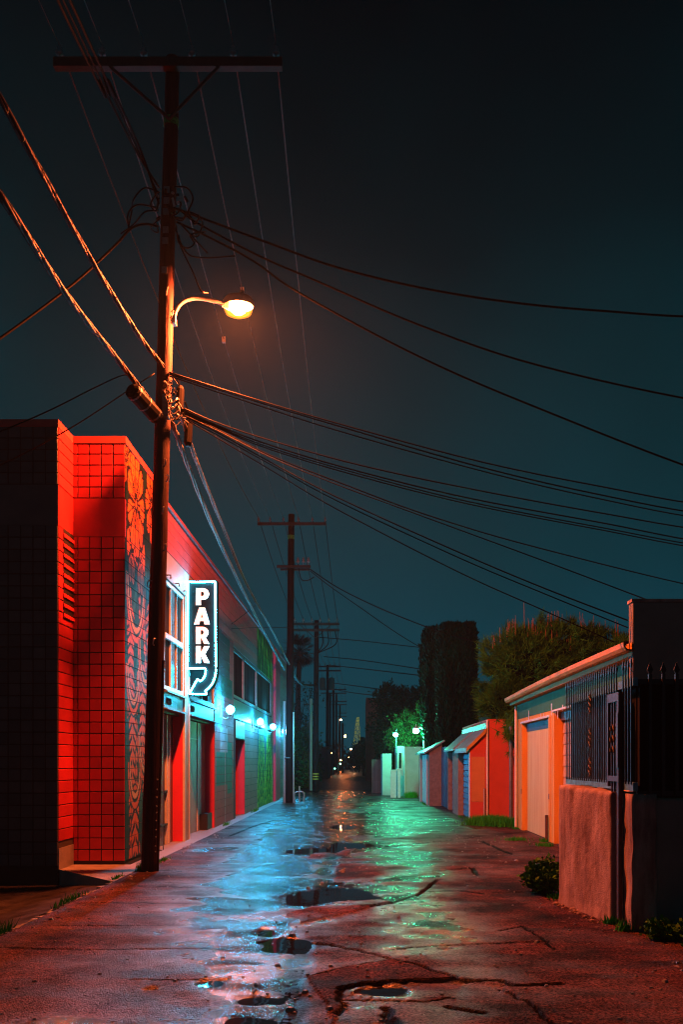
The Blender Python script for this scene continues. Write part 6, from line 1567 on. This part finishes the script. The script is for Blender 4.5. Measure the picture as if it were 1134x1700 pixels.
# ------------------------------------------------------------------ far end of the alley
fb = thing('far_building', 'plain reddish grey building block beyond the dark trees', 'building', (1.35, 72, 0))
MB().box(0.42, 2.9, 70, 78, -0.3, 4.4).build('wall', M['far_wall'], fb)
MB().box(0.42, 2.9, 70.0, 78, 4.403, 6.65).build('upper_wall', M['far_roof'], fb)
fw = thing('blue_wall', 'pale blue wall end beside the dark shrub on the right', 'wall', (1.15, 40, 0))
MB().box(0.98, 1.40, 39.6, 42.5, -0.3, 1.88).build('panel', M['pale_wall'], fw)
dgp = thing('dark_gate', 'dark timber gate left of the pale blue wall', 'gate', (0.75, 42, 0))
for k in range(5): MB().box(0.53 + k * 0.09, 0.53 + k * 0.09 + 0.083, 42.0, 42.06, 0, 1.62).build('board', M['brown_wood'], dgp)
fh = thing('far_shed', 'dark low shed in the far left of the alley', 'shed', (-3.2, 78, 0))
MB().box(-5.0, -2.9, 76, 84, -0.3, 2.7).build('wall', M['far_wall'], fh)
MB().box(-5.1, -2.8, 75.8, 84.2, 2.703, 2.85).build('roof', M['roofing'], fh)
tw = thing('lit_tower', 'slender lattice tower dotted with yellow lights at the end of the alley', 'tower', (-0.9, 150, 0))
tx = -0.85
tb_ = MB(); 
for sx_ in (-1, 1):
    for sy_ in (-1, 1): tb_.tube([(tx + sx_ * 0.95, 150 + sy_ * 0.9, -0.3), (tx + 0.35 + sx_ * 0.18, 150 + sy_ * 0.15, 9.2)], 0.04, 4)
tb_.build('leg', M['steel'], tw)
tl = MB()
for k in range(30):
    z = 2.4 + k * 0.23; t = z / 9.2; w_ = lerp(0.95, 0.18, t); xc_ = tx + 0.35 * t
    for j in range(5):
        tl.ball((xc_ + w_ * (j / 2.0 - 1) + random.uniform(-.05, .05), 149.1 + t * 0.7, z + random.uniform(-.05, .05)), 0.06, nu=6, nv=4)
tl.build('light_string', M['tower_light'], tw, kind='stuff')
fl = [('far_orange', 566, 1262, 150, 0.10, 'small orange lamp between the far poles, under the bright one'), ('far_orange', 551, 1250, 110, 0.05, 'tiny orange light on the fifth pole'), ('far_white', 579, 1258, 160, 0.09, 'small pale lamp left of the lit tower foot'), ('far_orange', 561, 1284, 130, 0.07, 'tiny orange light near the road at the far end'),
      ('far_orange', 573, 1222, 120, 0.16, 'bright orange street lamp at the far end of the alley'), ('far_white', 583, 1244, 140, 0.16, 'pale lamp low at the far end of the alley'), ('far_white', 566, 1195, 110, 0.10, 'faint pale lamp high on a far pole'),
      ('far_green', 565, 1268, 100, 0.07, 'tiny green light low among the far poles'), ('far_green', 556, 1276, 100, 0.06, 'tiny teal light left of the green one'), ('far_white', 588, 1272, 120, 0.09, 'small yellow light low near the lit tower')]
for m_, px, py, d, r_, lab in fl:
    q = at(px, py, d); t = thing('street_lamp' if py < 1250 else 'porch_light', lab, 'lamp', q)
    MB().ball(q, r_, nu=10, nv=6).build('globe', M[m_], t)
    MB().tube([(q.x - 0.25, d, q.z - 1.2 if py < 1250 else 0), (q.x - 0.25, d, q.z + 0.1), (q.x, d, q.z + r_)], 0.04, 5).build('arm', M['steel'], t)
    if py < 1250: MB().tube([(q.x - 0.25, d, -0.3), (q.x - 0.25, d, q.z - 1.2)], 0.07, 6).build('post', M['steel'], t)
# far mass of trees that closes the view
P = []; D = []
for k in range(46):
    x = -42 + k * 1.87; h = 2.2 + 1.6 * math.sin(k * 1.7) + random.uniform(0, 1.2)
    p, d_ = blob_points((x, 190, h * 0.6), (1.6, 2, max(1.6, h)), 240, 400 + k); P.append(p); D.append(d_)
for s_ in (-1, 1):
    for k in range(16):
        y = 70 + k * 7; x = s_ * (5.6 + random.uniform(0, 1.5)) + (1.2 if s_ > 0 else -1.2); h = random.uniform(1.8, 3.6)
        p, d_ = blob_points((x, y, h * 0.55), (1.6, 3.0, h), 300, 500 + k + 50 * s_); P.append(p); D.append(d_)
leaves('far_trees', None, M['leaf_dark'], np.concatenate(P), np.concatenate(D), 0.5, seed=40, jit=0.7, kind='stuff')
# low pipe barrier by the second pole
gb_ = thing('pipe_guard', 'low pale pipe guard beside the foot of the second pole', 'pipe guard', (-2.35, 32.0, 0))
MB().tube(smoothpts([(-2.42, 32.0, 0), (-2.42, 32.0, 0.36), (-2.1, 32.0, 0.38), (-2.1, 32.0, 0)], 6), 0.028, 8).build('hoop', M['galv'], gb_)
MB().tube([(-2.25, 32.0, 0), (-2.25, 32.0, 0.62)], 0.03, 8).build('post', M['galv'], gb_)

# ------------------------------------------------------------------ damp night air
hz = MB().box(-45, 45, -12, 199, -1.5, 13.2)
hm = bpy.data.materials.new('haze'); hm.use_nodes = True
t = hm.node_tree; t.nodes.clear()
o_ = t.nodes.new('ShaderNodeOutputMaterial'); pv = t.nodes.new('ShaderNodeVolumePrincipled')
pv.inputs['Density'].default_value = HAZE_DENSITY; pv.inputs['Color'].default_value = (0.50, 0.72, 0.8, 1)
t.links.new(pv.outputs[0], o_.inputs['Volume'])
hz.build('haze', hm, kind='stuff')
